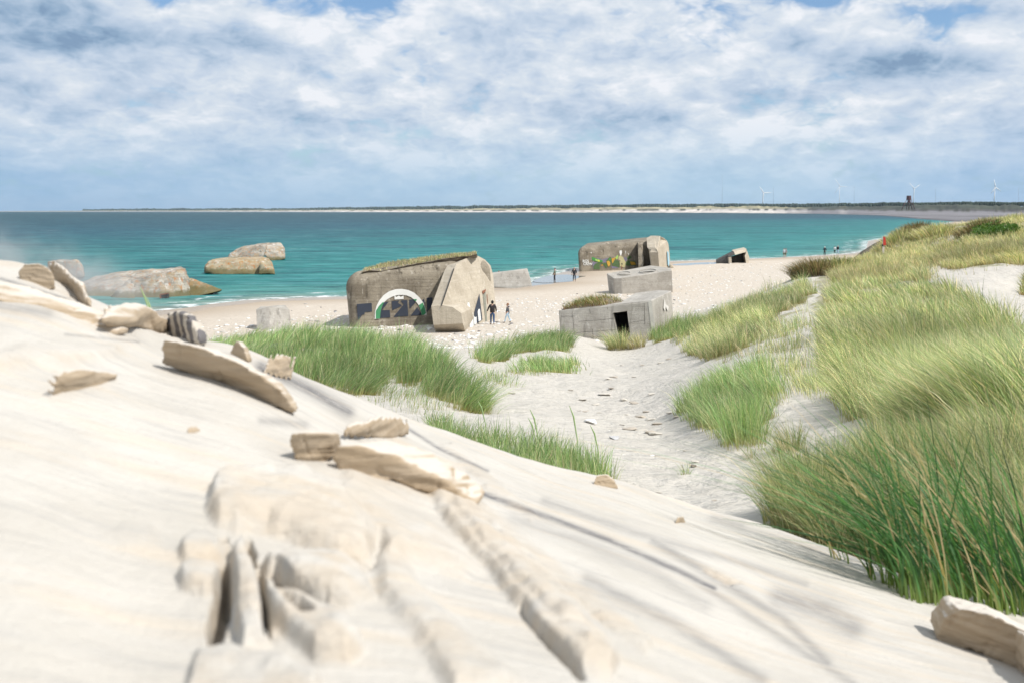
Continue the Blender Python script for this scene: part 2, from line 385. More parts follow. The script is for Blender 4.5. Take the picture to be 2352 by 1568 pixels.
def sand_material():
    m, t, p = newmat('beach sand'); g = N(t, 'ShaderNodeNewGeometry').outputs['Position']
    n1 = NOISE(t, g, .35, 5); n2 = NOISE(t, g, 3.0, 6, .6); n3 = NOISE(t, g, 45, 5, .7); fine = NOISE(t, g, 420, 3, .7)
    near = ATTR(t, 'near').outputs['Fac']; wet = ATTR(t, 'wet').outputs['Fac']; veg = ATTR(t, 'veg').outputs['Fac']; mn = ATTR(t, 'mineral').outputs['Fac']
    dry = MIX(t, SMOOTH(t, n2, .35, .7), (.575, .545, .495), (.505, .475, .425))
    dry = MIX(t, M(t, 'MULTIPLY', SMOOTH(t, n1, .45, .65), .15), dry, (.50, .47, .44))
    bch = ATTR(t, 'beach').outputs['Fac']; dry = MIX(t, M(t, 'MULTIPLY', bch, .9), dry, MIX(t, SMOOTH(t, n2, .35, .7), (.58, .51, .425), (.49, .42, .345)))
    # wind-sorted grey streaks on the foreground slope
    st = NOISE(t, MAPV(t, g, (1.3, 16, 6), rot=(0, 0, R(38))), 1.6, 6, .65)
    dry = MIX(t, M(t, 'MULTIPLY', M(t, 'MULTIPLY', SMOOTH(t, st, .50, .68), near), .45), dry, (.38, .37, .355))
    st2 = NOISE(t, MAPV(t, g, (1.1, 9, 3), rot=(0, 0, R(38)), loc=(4, 4, 2)), 1.0, 4, .6)
    dry = MIX(t, M(t, 'MULTIPLY', M(t, 'MULTIPLY', SMOOTH(t, st2, .5, .66), near), .4), dry, (.60, .50, .38))
    mk = M(t, 'MULTIPLY', mn, SMOOTH(t, NOISE(t, MAPV(t, g, (2, 30, 12), rot=(0, 0, R(38))), 2.2, 6, .75), .30, .55))
    dry = MIX(t, M(t, 'MULTIPLY', mk, 1.0, clamp=True), dry, (.11, .11, .12))
    dry = MIX(t, M(t, 'MULTIPLY', SMOOTH(t, fine, .35, .75), .22), dry, (.36, .32, .27))
    cst = M(t, 'MULTIPLY', ATTR(t, 'crust').outputs['Fac'], SMOOTH(t, NOISE(t, g, 7, 4, .6), .3, .6)); dry = MIX(t, M(t, 'MULTIPLY', cst, .6), dry, (.50, .415, .315))
    wetc = MIX(t, SMOOTH(t, n2, .3, .7), (.30, .235, .17), (.37, .30, .225))
    col = MIX(t, wet, dry, wetc)
    vn = NOISE(t, g, 1.2, 6, .7)
    vc = MIX(t, SMOOTH(t, vn, .35, .65), (.17, .175, .075), (.34, .30, .17))
    col = MIX(t, M(t, 'MULTIPLY', M(t, 'MULTIPLY', veg, .75), SMOOTH(t, NOISE(t, g, 2.2, 5, .7), .25, .5)), col, vc)
    t.links.new(col, p.inputs['Base Color'])
    ro = MIX(t, SMOOTH(t, wet, .75, 1.0), .9, .28, 'FLOAT'); t.links.new(ro, p.inputs['Roughness'])
    p.inputs['Specular IOR Level'].default_value = .3
    rip = NOISE(t, MAPV(t, g, (1.1, 4.2, 1), rot=(0, 0, R(25))), 1.5, 5, .62)
    h = M(t, 'ADD', M(t, 'MULTIPLY', rip, .16), M(t, 'MULTIPLY', n2, .22))
    h = M(t, 'MULTIPLY', h, M(t, 'SUBTRACT', 1.0, M(t, 'MULTIPLY', near, .93)))
    h = M(t, 'ADD', h, M(t, 'MULTIPLY', n3, .010))
    h = M(t, 'ADD', h, M(t, 'MULTIPLY', M(t, 'MULTIPLY', st, near), .02))
    h = M(t, 'MULTIPLY', h, M(t, 'SUBTRACT', 1.0, M(t, 'MULTIPLY', wet, .93)))
    bump(t, p, h, .8, 1.0)
    return m
SAND = sand_material()

def concrete(name, base=(.36, .32, .27), dark=(.19, .165, .13), light=(.50, .47, .42), board=3.2, rust=0.0, algae=None, streaks=.5, tilt=0.0, bs=1.0):
    m, t, p = newmat(name); g = N(t, 'ShaderNodeNewGeometry').outputs['Position']
    gr = MAPV(t, g, rot=(0, tilt, 0))
    n1 = NOISE(t, g, .55, 5, .6); n2 = NOISE(t, g, 3.2, 6, .65); n3 = NOISE(t, g, 16, 5, .7)
    c = MIX(t, SMOOTH(t, n1, .35, .65), base, tuple(.25 * a + .75 * b for a, b in zip(base, dark)))
    c = MIX(t, M(t, 'MULTIPLY', SMOOTH(t, n2, .5, .72), .7), c, dark)
    c = MIX(t, M(t, 'MULTIPLY', SMOOTH(t, NOISE(t, g, 2.1, 7, .7), .56, .70), .65), c, light)
    # shuttering boards: thin level courses
    bd = NOISE(t, MAPV(t, gr, (.12, .12, board)), 1.5, 5, .7)
    c = MIX(t, M(t, 'MULTIPLY', SMOOTH(t, bd, .52, .70), .22 * bs), c, tuple(x * .62 for x in dark))
    c = MIX(t, M(t, 'MULTIPLY', SMOOTH(t, bd, .46, .34), .22), c, light)
    wv = N(t, 'ShaderNodeTexWave', wave_type='BANDS', bands_direction='Z', inp={'Scale': 1.25, 'Distortion': .5, 'Detail': 2.0})
    t.links.new(gr, wv.inputs['Vector']); line = SMOOTH(t, wv.outputs['Fac'], .93, 1.0)
    c = MIX(t, M(t, 'MULTIPLY', line, .14 * bs), c, tuple(x * .5 for x in dark))
    # run-off streaks
    rs = NOISE(t, MAPV(t, gr, (1.6, 1.6, .09)), 1.4, 5, .65)
    c = MIX(t, M(t, 'MULTIPLY', SMOOTH(t, rs, .56, .70), streaks), c, tuple(x * .45 for x in dark))
    c = MIX(t, M(t, 'MULTIPLY', SMOOTH(t, NOISE(t, MAPV(t, gr, (5, 5, .35), loc=(3, 3, 3)), 1.2, 5, .7), .60, .70), .55), c, light)
    if rust:
        rr = NOISE(t, MAPV(t, g, (3.2, 3.2, .5)), 1.0, 6, .7)
        c = MIX(t, M(t, 'MULTIPLY', SMOOTH(t, rr, .52, .64), rust), c, (.36, .15, .05))
        c = MIX(t, M(t, 'MULTIPLY', SMOOTH(t, NOISE(t, g, .9, 5, .6), .5, .62), rust * .6), c, (.33, .22, .10))
        c = MIX(t, M(t, 'MULTIPLY', SMOOTH(t, NOISE(t, g, .8, 7, .75), .57, .64), .6), c, (.62, .59, .55))
    if algae is not None:
        s = N(t, 'ShaderNodeSeparateXYZ'); t.links.new(g, s.inputs[0])
        z = M(t, 'ADD', s.outputs[2], M(t, 'MULTIPLY', n2, -.9))
        c = MIX(t, SMOOTH(t, z, algae, algae - .5, 0, .85), c, (.12, .105, .045))
    t.links.new(c, p.inputs['Base Color']); p.inputs['Roughness'].default_value = .88; p.inputs['Specular IOR Level'].default_value = .25
    h = M(t, 'ADD', M(t, 'MULTIPLY', n3, .03), M(t, 'MULTIPLY', n2, .06)); h = M(t, 'ADD', h, M(t, 'MULTIPLY', line, -.02 * bs)); h = M(t, 'ADD', h, M(t, 'MULTIPLY', bd, .05 * bs))
    bump(t, p, h, .7, 1.0)
    return m

# ------------------------------------------------------------------ ground mesh
def grid_faces(nr, nc):
    i = np.arange(nr - 1)[:, None] * nc + np.arange(nc - 1)[None, :]
    return np.stack([i, i + 1, i + nc + 1, i + nc], -1).reshape(-1, 4)
veg_polys = []      # filled by the grass areas, used to darken the soil under them
# ------------------------------------------------------------------ where the marram grass grows (base areas, seen from the camera)
# name, polygon (picture px), Dmin, Dmax, tufts, blades per tuft, height, width, spread, palette, lean, label, category
GREEN, STRAW, OLIVE, MIXG = 'green', 'straw', 'olive', 'mix'
AREAS = [
 ('grass', [(470, 792), (560, 775), (640, 768), (720, 780), (800, 792), (900, 806), (960, 824), (1015, 850), (1075, 900), (1100, 945), (1050, 940), (960, 895), (900, 870), (850, 905), (760, 905), (600, 860), (480, 830)],
  14, 60, 1350, 24, .95, .014, .24, GREEN, (.35, .1), 'dense bright green marram on the hummock left of centre, in front of the arch-painted bunker'),
 ('grass', [(1000, 975), (1110, 1000), (1200, 1035), (1300, 1065), (1400, 1098), (1380, 1150), (1000, 1100)],
  6.5, 16, 330, 22, .50, .006, .16, GREEN, (-.15, .1), 'narrow strip of fresh green marram just behind the foreground sand ridge, centre'),
 ('grass', [(860, 900), (900, 885), (1000, 925), (1000, 965), (900, 950)],
  14, 30, 40, 12, .5, .008, .35, GREEN, (.2, .1), 'thin scattered green blades on the sand below the left hummock'),
 ('grass', [(1095, 822), (1110, 812), (1140, 800), (1200, 790), (1290, 776), (1318, 800), (1300, 812), (1180, 815), (1140, 832), (1105, 830)],
  28, 62, 330, 22, .85, .016, .26, GREEN, (.3, 0), 'row of green marram leading up to the left corner of the doorway bunker'),
 ('grass', [(1170, 846), (1230, 838), (1330, 832), (1325, 852), (1250, 862), (1180, 862)],
  20, 50, 120, 20, .62, .014, .30, GREEN, (-.25, 0), 'low sprawling green marram patch on the sand lobe before the doorway bunker'),
 ('grass', [(1100, 862), (1180, 855), (1180, 890), (1120, 885)], 20, 50, 22, 10, .4, .012, .4, GREEN, (0, 0), 'few thin blades on the open sand left of the valley'),
 ('grass', [(1500, 785), (1510, 772), (1560, 752), (1600, 745), (1620, 752), (1580, 770), (1530, 782)],
  40, 75, 200, 24, 1.0, .018, .25, GREEN, (.1, 0), 'short green marram bank against the right corner of the doorway bunker'),
 ('grass', [(1605, 775), (1625, 742), (1690, 715), (1760, 690), (1840, 664), (1870, 668), (1850, 695), (1790, 728), (1740, 770), (1690, 808), (1640, 826), (1580, 812)],
  26, 85, 950, 26, .95, .018, .26, MIXG, (-.25, .1), 'yellow green marram on the dune spur right of the doorway bunker, left of the bare sand strip'),
 ('grass', [(1885, 655), (1990, 655), (2120, 640), (2220, 690), (2300, 740), (2352, 800), (2420, 860), (2420, 1010), (2200, 1010), (2060, 985), (1975, 965), (1940, 925), (1935, 890), (1895, 855), (1880, 800), (1868, 730)],
  9, 70, 3400, 28, .92, .013, .26, MIXG, (-.35, .1), 'large dense mass of green and straw marram covering the right dune slope'),
 ('grass', [(1720, 800), (1800, 750), (1850, 720), (1850, 800), (1870, 850), (1925, 890), (1900, 930), (1820, 900), (1770, 850)],
  16, 48, 170, 16, .60, .010, .24, MIXG, (-.2, .1), 'loose thin marram scattered on bare sand below the large grass mass'),
 ('grass', [(1560, 940), (1600, 900), (1660, 870), (1720, 850), (1770, 870), (1800, 915), (1780, 950), (1755, 990), (1740, 1030), (1680, 1030), (1640, 990), (1600, 975)],
  10, 30, 250, 34, .78, .0075, .20, GREEN, (-.3, .1), 'rounded green marram patch alone in the sand valley, centre right'),
 ('grass', [(1775, 1205), (1830, 1150), (1900, 1105), (1985, 1060), (2040, 1010), (2120, 1000), (2420, 1010), (2420, 1430), (2200, 1370), (2060, 1310), (1880, 1260)],
  4.9, 11, 1100, 34, .52, .005, .10, MIXG, (-.45, .1), 'tangled green and straw marram bank behind the tall foreground blades at right'),
 ('grass', [(1890, 628), (1960, 606), (1985, 590), (2040, 566), (2075, 545), (2100, 540), (2150, 530), (2210, 520), (2280, 505), (2420, 500), (2420, 612), (2290, 606), (2200, 622), (2130, 612), (2120, 640), (1990, 655), (1880, 655)],
  48, 190, 5200, 18, .80, .034, .45, STRAW, (-.3, 0), 'straw coloured marram over the far right dunes beside the sea'),
 ('grass', [(2270, 640), (2310, 618), (2420, 610), (2420, 690), (2352, 684), (2300, 665)], 25, 80, 500, 22, .7, .022, .3, OLIVE, (-.2, 0), 'olive marram right of the sandy path at the right edge'),
]
TUFTS = [  # single tussocks that stand alone: u, v, radius m, blades, height, width, palette, label
 (1812, 1035, .20, 230, .50, .006, OLIVE, 'small lone marram tussock with reddish stems right of the green valley patch'),
 (1722, 1052, .08, 30, .28, .005, OLIVE, 'tiny marram sprig on the sand below the valley patch'),
 (1572, 1088, .07, 40, .22, .005, GREEN, 'small pale green sprig on the valley sand beside dark clods'),
 (1420, 803, .60, 460, 1.25, .016, MIXG, 'green and straw tussock in front of the dark doorway'),
 (1462, 800, .45, 300, .95, .015, STRAW, 'pale straw tussock just right of the doorway'),
 (1862, 636, 1.3, 1300, 1.35, .035, 'brown', 'dark brown overhanging tussock at the crest end of the right dune'),
 (1905, 626, 1.7, 1200, 1.0, .035, OLIVE, 'olive tussock just behind the dark overhanging one'),
 (2098, 541, 1.9, 1400, 1.35, .05, 'brown', 'dark rounded tussock on the skyline left of the far dunes'),
 (2142, 546, 2.4, 1500, 1.3, .05, STRAW, 'large arching straw tussock with a shaded underside right of the dark skyline one'),
 (2245, 536, 2.0, 900, 1.1, .05, 'brown', 'brown tuft in the middle of the far straw dunes'),
 (2056, 560, 2.4, 1300, 1.2, .05, STRAW, 'golden straw tussock on the knoll right of the red-topped post'),
]
for a in AREAS:
    if a[4] >= 900 and a[9] != GREEN: veg_polys.append((a[1], a[2], a[3]))

def build_ground():
    nc, nr = 900, 1150
    a = np.linspace(-.86, .86, nc); D = np.concatenate([[.35], np.exp(np.linspace(math.log(.75), math.log(950), nr - 1))])
    A, DD = np.meshgrid(a, D); x = (A * DD).ravel(); y = DD.ravel()
    z = ground(x, y); s = shore_s(x, y)
    U, Vv = proj(x, y, z)
    near = np.clip((5.2 - y) / .5, 0, 1)
    wetn = s + 3.5 * fbm(x / 9, y / 5, 3) - 1.5
    wet = np.clip(1.0 - (wetn - 1.0) / 9.0, 0, 1) * (z < 1.0)
    veg = np.zeros(len(x))
    for P, a0, a1 in veg_polys:
        m = (y > a0) & (y < a1) & inpoly(U + 60 * fbm(x / 1.6, y / 1.6, 3), Vv + 30 * fbm(x / 1.3 + 7, y / 1.3, 3), P); veg[m] = 1
    crust = np.zeros(len(x)); cm = (y < 4.2) & (y > .6); crust[cm] = np.clip(np.abs(relief(x[cm], y[cm], z[cm])) / .03, 0, 1)
    mineral = np.zeros(len(x)); nm = y < 5.2
    for P, wd, k in [([(1100, 1130), (1240, 1180), (1400, 1240), (1560, 1310), (1640, 1350)], 7, 1.0), ([(1560, 1310), (1700, 1400), (1850, 1500), (1960, 1568)], 10, .45),
                     ([(600, 842), (700, 888), (800, 945)], 14, .9), ([(940, 985), (1010, 1030), (1120, 1080)], 4, .8), ([(1180, 1190), (1320, 1235), (1500, 1310), (1620, 1390)], 18, .3),
                     ([(1790, 1370), (1900, 1400), (1960, 1440)], 28, .6), ([(1250, 1150), (1450, 1220), (1700, 1290), (1850, 1340)], 10, .4), ([(1350, 1330), (1550, 1430), (1750, 1560)], 16, .5), ([(1500, 1240), (1650, 1330), (1800, 1420), (1900, 1520)], 12, .55), ([(280, 670), (390, 690)], 3, .0), ([(600, 965), (700, 975)], 10, .45), ([(0, 705), (110, 720)], 14, .4),
                     ([(1640, 1190), (1700, 1200)], 14, .3), ([(0, 640), (160, 690), (270, 750)], 3, .8), ([(150, 768), (320, 785)], 3, .5)]:
        d = segdist(U[nm], Vv[nm], P); mineral[nm] = np.maximum(mineral[nm], k * np.exp(-(d / wd) ** 2))
    me = mesh_np('ground', np.c_[x, y, z], grid_faces(nr, nc), True, attrs={'near': near, 'crust': crust, 'beach': np.clip((1.5 - z) / .8, 0, 1) * (y > 50) * np.clip(1.4 - s / 45, .25, 1), 'wet': wet, 'veg': veg, 'mineral': mineral})
    return tag(link('ground', me, SAND), kind='structure')
build_ground()

# ------------------------------------------------------------------ sea
def build_sea():
    nc, nr = 420, 620
    a = np.linspace(-.95, .95, nc); D = np.exp(np.linspace(math.log(45), math.log(21000), nr))
    A, DD = np.meshgrid(a, D); x = (A * DD).ravel(); y = DD.ravel(); s = shore_s(x, y)
    m, t, p = newmat('sea water'); g = N(t, 'ShaderNodeNewGeometry').outputs['Position']
    sh = ATTR(t, 'offshore').outputs['Fac']
    ds = N(t, 'ShaderNodeSeparateXYZ'); t.links.new(g, ds.inputs[0])
    big = NOISE(t, MAPV(t, g, (.5, 1.0, 1), rot=(0, 0, .1)), .010, 5, .6)
    bands = NOISE(t, MAPV(t, g, (.16, 1.0, 1)), .035, 5, .6)
    dep = M(t, 'ADD', sh, M(t, 'MULTIPLY', M(t, 'SUBTRACT', big, .5), M(t, 'ADD', 40.0, M(t, 'MULTIPLY', sh, .9))))
    lg = M(t, 'DIVIDE', M(t, 'LOGARITHM', M(t, 'MAXIMUM', M(t, 'ADD', dep, 3.0), 1.0), 10.0), 4.0)
    c = RAMP(t, lg, [(0.10, (.20, .245, .195)), (.20, (.075, .225, .195)), (.36, (.016, .185, .172)), (.52, (.004, .122, .128)),
                     (.58, (.002, .078, .100)), (.625, (.002, .042, .078)), (.70, (.001, .022, .050)), (.80, (.001, .014, .030)), (1.0, (.001, .011, .022))])
    # weed and rock patches showing dark
    pt = M(t, 'MULTIPLY', SMOOTH(t, NOISE(t, MAPV(t, g, (.35, 1, 1), loc=(40, 11, 0)), .022, 5, .62), .54, .64), SMOOTH(t, sh, 6, 30))
    c = MIX(t, M(t, 'MULTIPLY', pt, .55), c, (.022, .075, .105))
    # small wind ripples: lit and shaded facets
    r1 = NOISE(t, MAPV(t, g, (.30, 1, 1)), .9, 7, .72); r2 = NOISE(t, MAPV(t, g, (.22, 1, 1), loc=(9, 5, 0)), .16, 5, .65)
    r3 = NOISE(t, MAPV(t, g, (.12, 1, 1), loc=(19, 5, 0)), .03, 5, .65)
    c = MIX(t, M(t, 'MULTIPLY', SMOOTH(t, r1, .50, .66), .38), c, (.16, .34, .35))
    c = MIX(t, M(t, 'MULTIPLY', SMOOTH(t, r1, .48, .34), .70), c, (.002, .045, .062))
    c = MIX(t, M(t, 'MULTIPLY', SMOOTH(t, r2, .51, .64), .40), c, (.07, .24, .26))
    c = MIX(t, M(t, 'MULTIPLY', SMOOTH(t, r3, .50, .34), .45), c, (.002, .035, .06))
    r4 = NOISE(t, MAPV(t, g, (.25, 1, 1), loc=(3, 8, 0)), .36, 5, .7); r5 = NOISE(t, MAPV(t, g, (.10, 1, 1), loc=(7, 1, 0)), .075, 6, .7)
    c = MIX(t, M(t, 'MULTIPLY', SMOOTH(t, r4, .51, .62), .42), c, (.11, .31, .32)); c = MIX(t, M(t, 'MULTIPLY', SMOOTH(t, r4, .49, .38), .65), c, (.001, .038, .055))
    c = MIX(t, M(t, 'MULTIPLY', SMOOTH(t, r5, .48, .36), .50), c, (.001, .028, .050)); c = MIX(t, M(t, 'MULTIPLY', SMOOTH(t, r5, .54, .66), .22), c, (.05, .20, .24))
    # foam: along the edge and a few whitecaps
    fo = NOISE(t, MAPV(t, g, (.6, 1, 1)), .9, 6, .75); fl = NOISE(t, MAPV(t, g, (.09, .5, 1)), .5, 3, .6)
    edge = M(t, 'MULTIPLY', SMOOTH(t, M(t, 'ADD', sh, M(t, 'MULTIPLY', M(t, 'SUBTRACT', fl, .5), 7.0)), 2.2, .6), SMOOTH(t, fo, .45, .58))
    e2 = SMOOTH(t, M(t, 'ABSOLUTE', M(t, 'SUBTRACT', M(t, 'ADD', sh, M(t, 'MULTIPLY', M(t, 'SUBTRACT', fl, .5), 9.0)), 4.5)), .7, .1)
    edge = M(t, 'MAXIMUM', edge, M(t, 'MULTIPLY', e2, M(t, 'MULTIPLY', SMOOTH(t, fo, .48, .6), .8)))
    caps = M(t, 'MULTIPLY', SMOOTH(t, NOISE(t, MAPV(t, g, (.10, .55, 1), loc=(2, 3, 0)), .12, 4, .6), .70, .73), SMOOTH(t, fo, .45, .6))
    caps = M(t, 'MULTIPLY', caps, SMOOTH(t, sh, 10, 40))
    c = MIX(t, M(t, 'MAXIMUM', edge, M(t, 'MULTIPLY', caps, .8)), c, (.78, .80, .80))
    t.links.new(c, p.inputs['Base Color']); p.inputs['Roughness'].default_value = .42; p.inputs['IOR'].default_value = 1.33
    p.inputs['Specular IOR Level'].default_value = .05
    h = M(t, 'ADD', M(t, 'MULTIPLY', r1, .5), M(t, 'MULTIPLY', r2, .9)); bump(t, p, h, .75, .6)
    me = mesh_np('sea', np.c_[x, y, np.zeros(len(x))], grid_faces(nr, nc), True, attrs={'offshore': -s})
    return tag(link('sea', me, m), kind='structure')
build_sea()

# tide pools lying on the wet sand
def pool(pts, z, label):
    m = bpy.data.materials.get('pool water')
    if not m:
        m, t, p = newmat('pool water'); p.inputs['Base Color'].default_value = (.20, .20, .18, 1); p.inputs['Roughness'].default_value = .04
        p.inputs['IOR'].default_value = 1.33; g = N(t, 'ShaderNodeNewGeometry').outputs['Position']; bump(t, p, NOISE(t, g, 6, 3), .04, .05)
        p.inputs['Specular IOR Level'].default_value = 1.0
    P = [atz(u, v, z) for u, v in pts]; n = len(P); Q = []
    for i in range(n):                      # rounded outline
        a, b, c, d = P[i - 1], P[i], P[(i + 1) % n], P[(i + 2) % n]
        for k in range(6):
            s = k / 6; Q.append(.5 * ((2 * b) + (-a + c) * s + (2 * a - 5 * b + 4 * c - d) * s * s + (-a + 3 * b - 3 * c + d) * s ** 3))
    ce = sum(Q, Vector()) / len(Q)
    V = [tuple(q - ce) for q in Q]; me = bpy.data.meshes.new('tide_pool'); me.from_pydata(V, [], [tuple(range(len(V)))][::1]); me.update()
    if me.polygons[0].normal.z < 0: me.flip_normals()
    o = link('tide_pool', me, m, ce); return tag(o, label, 'pool', kind='structure')
POOLS = [([(1225, 645), (1260, 634), (1300, 631), (1330, 634), (1400, 632), (1420, 637), (1330, 645), (1300, 648), (1245, 650)], 'long tide pool beside the walking people'),
         ([(1120, 657), (1180, 651), (1240, 649), (1285, 653), (1250, 660), (1180, 662)], 'tide pool in front of the low wall'),
         ([(1548, 607), (1620, 603), (1655, 605), (1600, 609), (1560, 610)], 'thin tide pool right of the graffiti bunker')]
for P, l in POOLS:
    q = [atz(u, v, .2) for u, v in P]; zz = float(np.mean([gz(c.x, c.y) for c in q]))
    pool(P, zz + .015, l)

# ------------------------------------------------------------------ far coast: beach, dunes and wood along the bay
cu = np.array([-300, 0, 250, 480, 700, 900, 1091, 1300, 1523, 1608, 1850, 1920, 2010, 2100, 2185, 2352, 2600])
cD = np.array([12500, 11500, 10500, 9500, 8600, 7800, 7000, 6200, 5200, 4970, 3300, 2700, 1990, 1130, 811, 700, 640])
v_sand = np.array([486.2, 485.9, 485.2, 485, 485, 485, 485, 484.8, 484.5, 484, 483.5, 483.5, 485, 485.2, 486, 488.6, 490])
v_dune = np.array([486, 485.7, 484.2, 483.2, 482.6, 481.5, 480, 478, 476, 474.5, 475, 474.5, 474, 473, 471.5, 471, 471])
v_wood = np.array([485.8, 485.2, 480.4, 478.8, 478.2, 475.5, 472.9, 471, 469, 468.8, 468, 467.3, 466.5, 465.2, 463.5, 465, 465])
def far_coast():
    us = np.linspace(-300, 2600, 1000)
    foot_u = [-300, 1523, 1608, 1850, 2010, 2100, 2185, 2352, 2600]; foot_D = [0, 5330, 5100, 3900, 2900, 2500, 2250, 1900, 1500]
    D0 = np.exp(np.interp(us, cu, np.log(cD))); D0 *= 1 + .010 * fbm(us / 60, us * 0, 3)
    Df = np.maximum(D0 * 1.02, np.interp(us, foot_u, foot_D)) * (1 + .01 * fbm(us / 25, us * 0 + 1, 3))
    V, C = [], []
    hs = lambda vv, D: CAMZ + (HV - np.interp(us, cu, vv)) / FPX * D
    n1 = fbm(us / 22, us * 0 + 3, 5); n2 = fbm(us / 9, us * 0 + 9, 4); n3 = fbm(us / 30, us * 0 + 6, 4)
    rows = [('s', t_) for t_ in (0, .02, .12, .3, .5, .7, .85, 1.0)] + [('d', q) for q in (.004, .010, .018, .026, .034, .045, .06, .09, .2)]
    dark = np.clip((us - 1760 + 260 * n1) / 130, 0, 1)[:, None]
    sandc = np.array([.60, .55, .50]) * (1 - dark) + np.array([.185, .175, .185]) * dark  # right-hand end darkened: cloud shadow painted into the sand colour
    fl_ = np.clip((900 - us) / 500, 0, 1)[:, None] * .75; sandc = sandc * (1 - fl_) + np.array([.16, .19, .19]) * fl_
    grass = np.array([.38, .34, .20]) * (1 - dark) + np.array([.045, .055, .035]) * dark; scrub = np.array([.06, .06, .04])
    for kd, q in rows:
        D = D0 + (Df - D0) * q if kd == 's' else Df * (1 + q); X = (us - CU) / FPX * D
        zs = hs(v_sand, Df); zd = hs(v_dune, Df); rise = zd - zs
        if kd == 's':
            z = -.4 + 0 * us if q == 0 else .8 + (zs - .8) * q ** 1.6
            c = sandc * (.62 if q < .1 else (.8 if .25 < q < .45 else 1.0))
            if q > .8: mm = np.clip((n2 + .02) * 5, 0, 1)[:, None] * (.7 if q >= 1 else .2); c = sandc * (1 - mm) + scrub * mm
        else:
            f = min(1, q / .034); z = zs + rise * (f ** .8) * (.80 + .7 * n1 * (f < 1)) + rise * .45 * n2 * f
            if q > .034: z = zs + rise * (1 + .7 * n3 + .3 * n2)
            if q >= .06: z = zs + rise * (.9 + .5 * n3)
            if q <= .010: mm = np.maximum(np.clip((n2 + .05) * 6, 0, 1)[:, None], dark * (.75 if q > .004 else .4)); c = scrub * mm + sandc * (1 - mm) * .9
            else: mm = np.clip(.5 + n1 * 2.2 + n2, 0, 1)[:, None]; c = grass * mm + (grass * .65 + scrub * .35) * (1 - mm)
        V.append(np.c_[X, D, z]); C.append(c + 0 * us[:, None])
    k = rows
    m, t, p = newmat('far dunes'); a = ATTR(t, 'Col'); g = N(t, 'ShaderNodeNewGeometry').outputs['Position']
    n = NOISE(t, MAPV(t, g, (1, .5, 6)), .02, 6, .7); c = MIX(t, 1.0, a.outputs['Color'], MIX(t, SMOOTH(t, n, .35, .65), (.62, .62, .62), (1.12, 1.12, 1.12)), blend='MULTIPLY')
    t.links.new(c, p.inputs['Base Color']); p.inputs['Roughness'].default_value = .95
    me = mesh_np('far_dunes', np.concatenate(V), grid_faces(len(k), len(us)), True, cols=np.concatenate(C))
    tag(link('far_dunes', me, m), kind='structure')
    # the wood behind: thousands of small spires, one mass
    r = np.random.default_rng(5); n = 9000; u = r.uniform(-100, 2560, n); f = r.uniform(.10, .19, n)
    D = np.maximum(np.exp(np.interp(u, cu, np.log(cD))) * 1.02, np.interp(u, foot_u, foot_D)) * (1 + f); X = (u - CU) / FPX * D
    zt = CAMZ + (HV - np.interp(u, cu, v_wood)) / FPX * D; zd = CAMZ + (HV - np.interp(u, cu, v_dune) - 0) / FPX * D
    keep = u > 200; u, D, X, zt, zd = [q[keep] for q in (u, D, X, zt, zd)]
    lump = fbm(u / 28, u * 0 + 2, 4) * 2.2
    px = D / FPX; h = zt - zd + px * 1.5; top = zt + px * (lump * 1.4 + r.normal(0, .8, len(u)) - .8); bot = zd - px * 3
    rad = px * r.uniform(1.6, 3.6, len(u)); nv = 6; ang = np.arange(nv) / nv * 2 * math.pi
    vs, fs = [], []
    lv = [(0.0, 1.0), (.45, .95), (.75, .6), (1.0, .06)]
    for (q, rr) in lv:
        for an in ang: vs.append(np.c_[X + rad * rr * math.cos(an), D + rad * rr * math.sin(an), bot + (top - bot) * q])
    Vt = np.stack(vs, 1).reshape(-1, 3); base = np.arange(len(u)) * (nv * len(lv))
    for l in range(len(lv) - 1):
        for k2 in range(nv):
            a0, b0 = l * nv + k2, l * nv + (k2 + 1) % nv; fs.append(np.stack([base + a0, base + b0, base + b0 + nv, base + a0 + nv], 1))
    col = np.repeat(np.array([[.028, .045, .030]]) * r.uniform(.6, 1.6, (len(u), 1)), nv * len(lv), 0)
    m2, t2, p2 = newmat('conifer wood'); t2.links.new(ATTR(t2, 'Col').outputs['Color'], p2.inputs['Base Color']); p2.inputs['Roughness'].default_value = .9
    me = mesh_np('wood', Vt, np.concatenate(fs), False, cols=col)
    tag(link('wood', me, m2), 'dark line of conifer wood along the far coast behind the dunes', 'wood', kind='stuff')
far_coast()
# ------------------------------------------------------------------ bunkers
C_MAIN = concrete('weathered concrete', (.27, .235, .18), (.115, .095, .07), (.46, .42, .36), streaks=.8, bs=.7)
C_PALE = concrete('pale concrete', (.47, .415, .33), (.36, .31, .24), (.62, .57, .49), streaks=.35, bs=.3)
C_GREY = concrete('grey concrete', (.42, .395, .355), (.28, .26, .23), (.56, .54, .50), streaks=.45, bs=.3)
C_TOWER = concrete('tower concrete', (.40, .375, .335), (.26, .24, .21), (.54, .52, .48), board=2.4, streaks=.3, bs=.4)
C_SEA = concrete('sea worn concrete', (.42, .39, .33), (.13, .12, .10), (.64, .61, .57), rust=.75, algae=.35, streaks=.6)
C_DARK = concrete('darkened concrete', (.095, .09, .082), (.05, .046, .042), (.19, .18, .165), streaks=.4)  # dark tone paints shade and algae onto the tipped shelter
NAVY = simple('navy paint', (.020, .027, .045), .6, .25, 3); WHITEP = simple('white paint', (.66, .66, .63), .6, .15, 2)
GREENP = simple('green paint', (.045, .23, .10), .6, .2, 3); RUST = simple('rust', (.22, .085, .045), .85, .4, 8)
BLACK = simple('dark interior', (.03, .028, .026), .9)  # near-black; on rooms and openings it stands in for unlit darkness
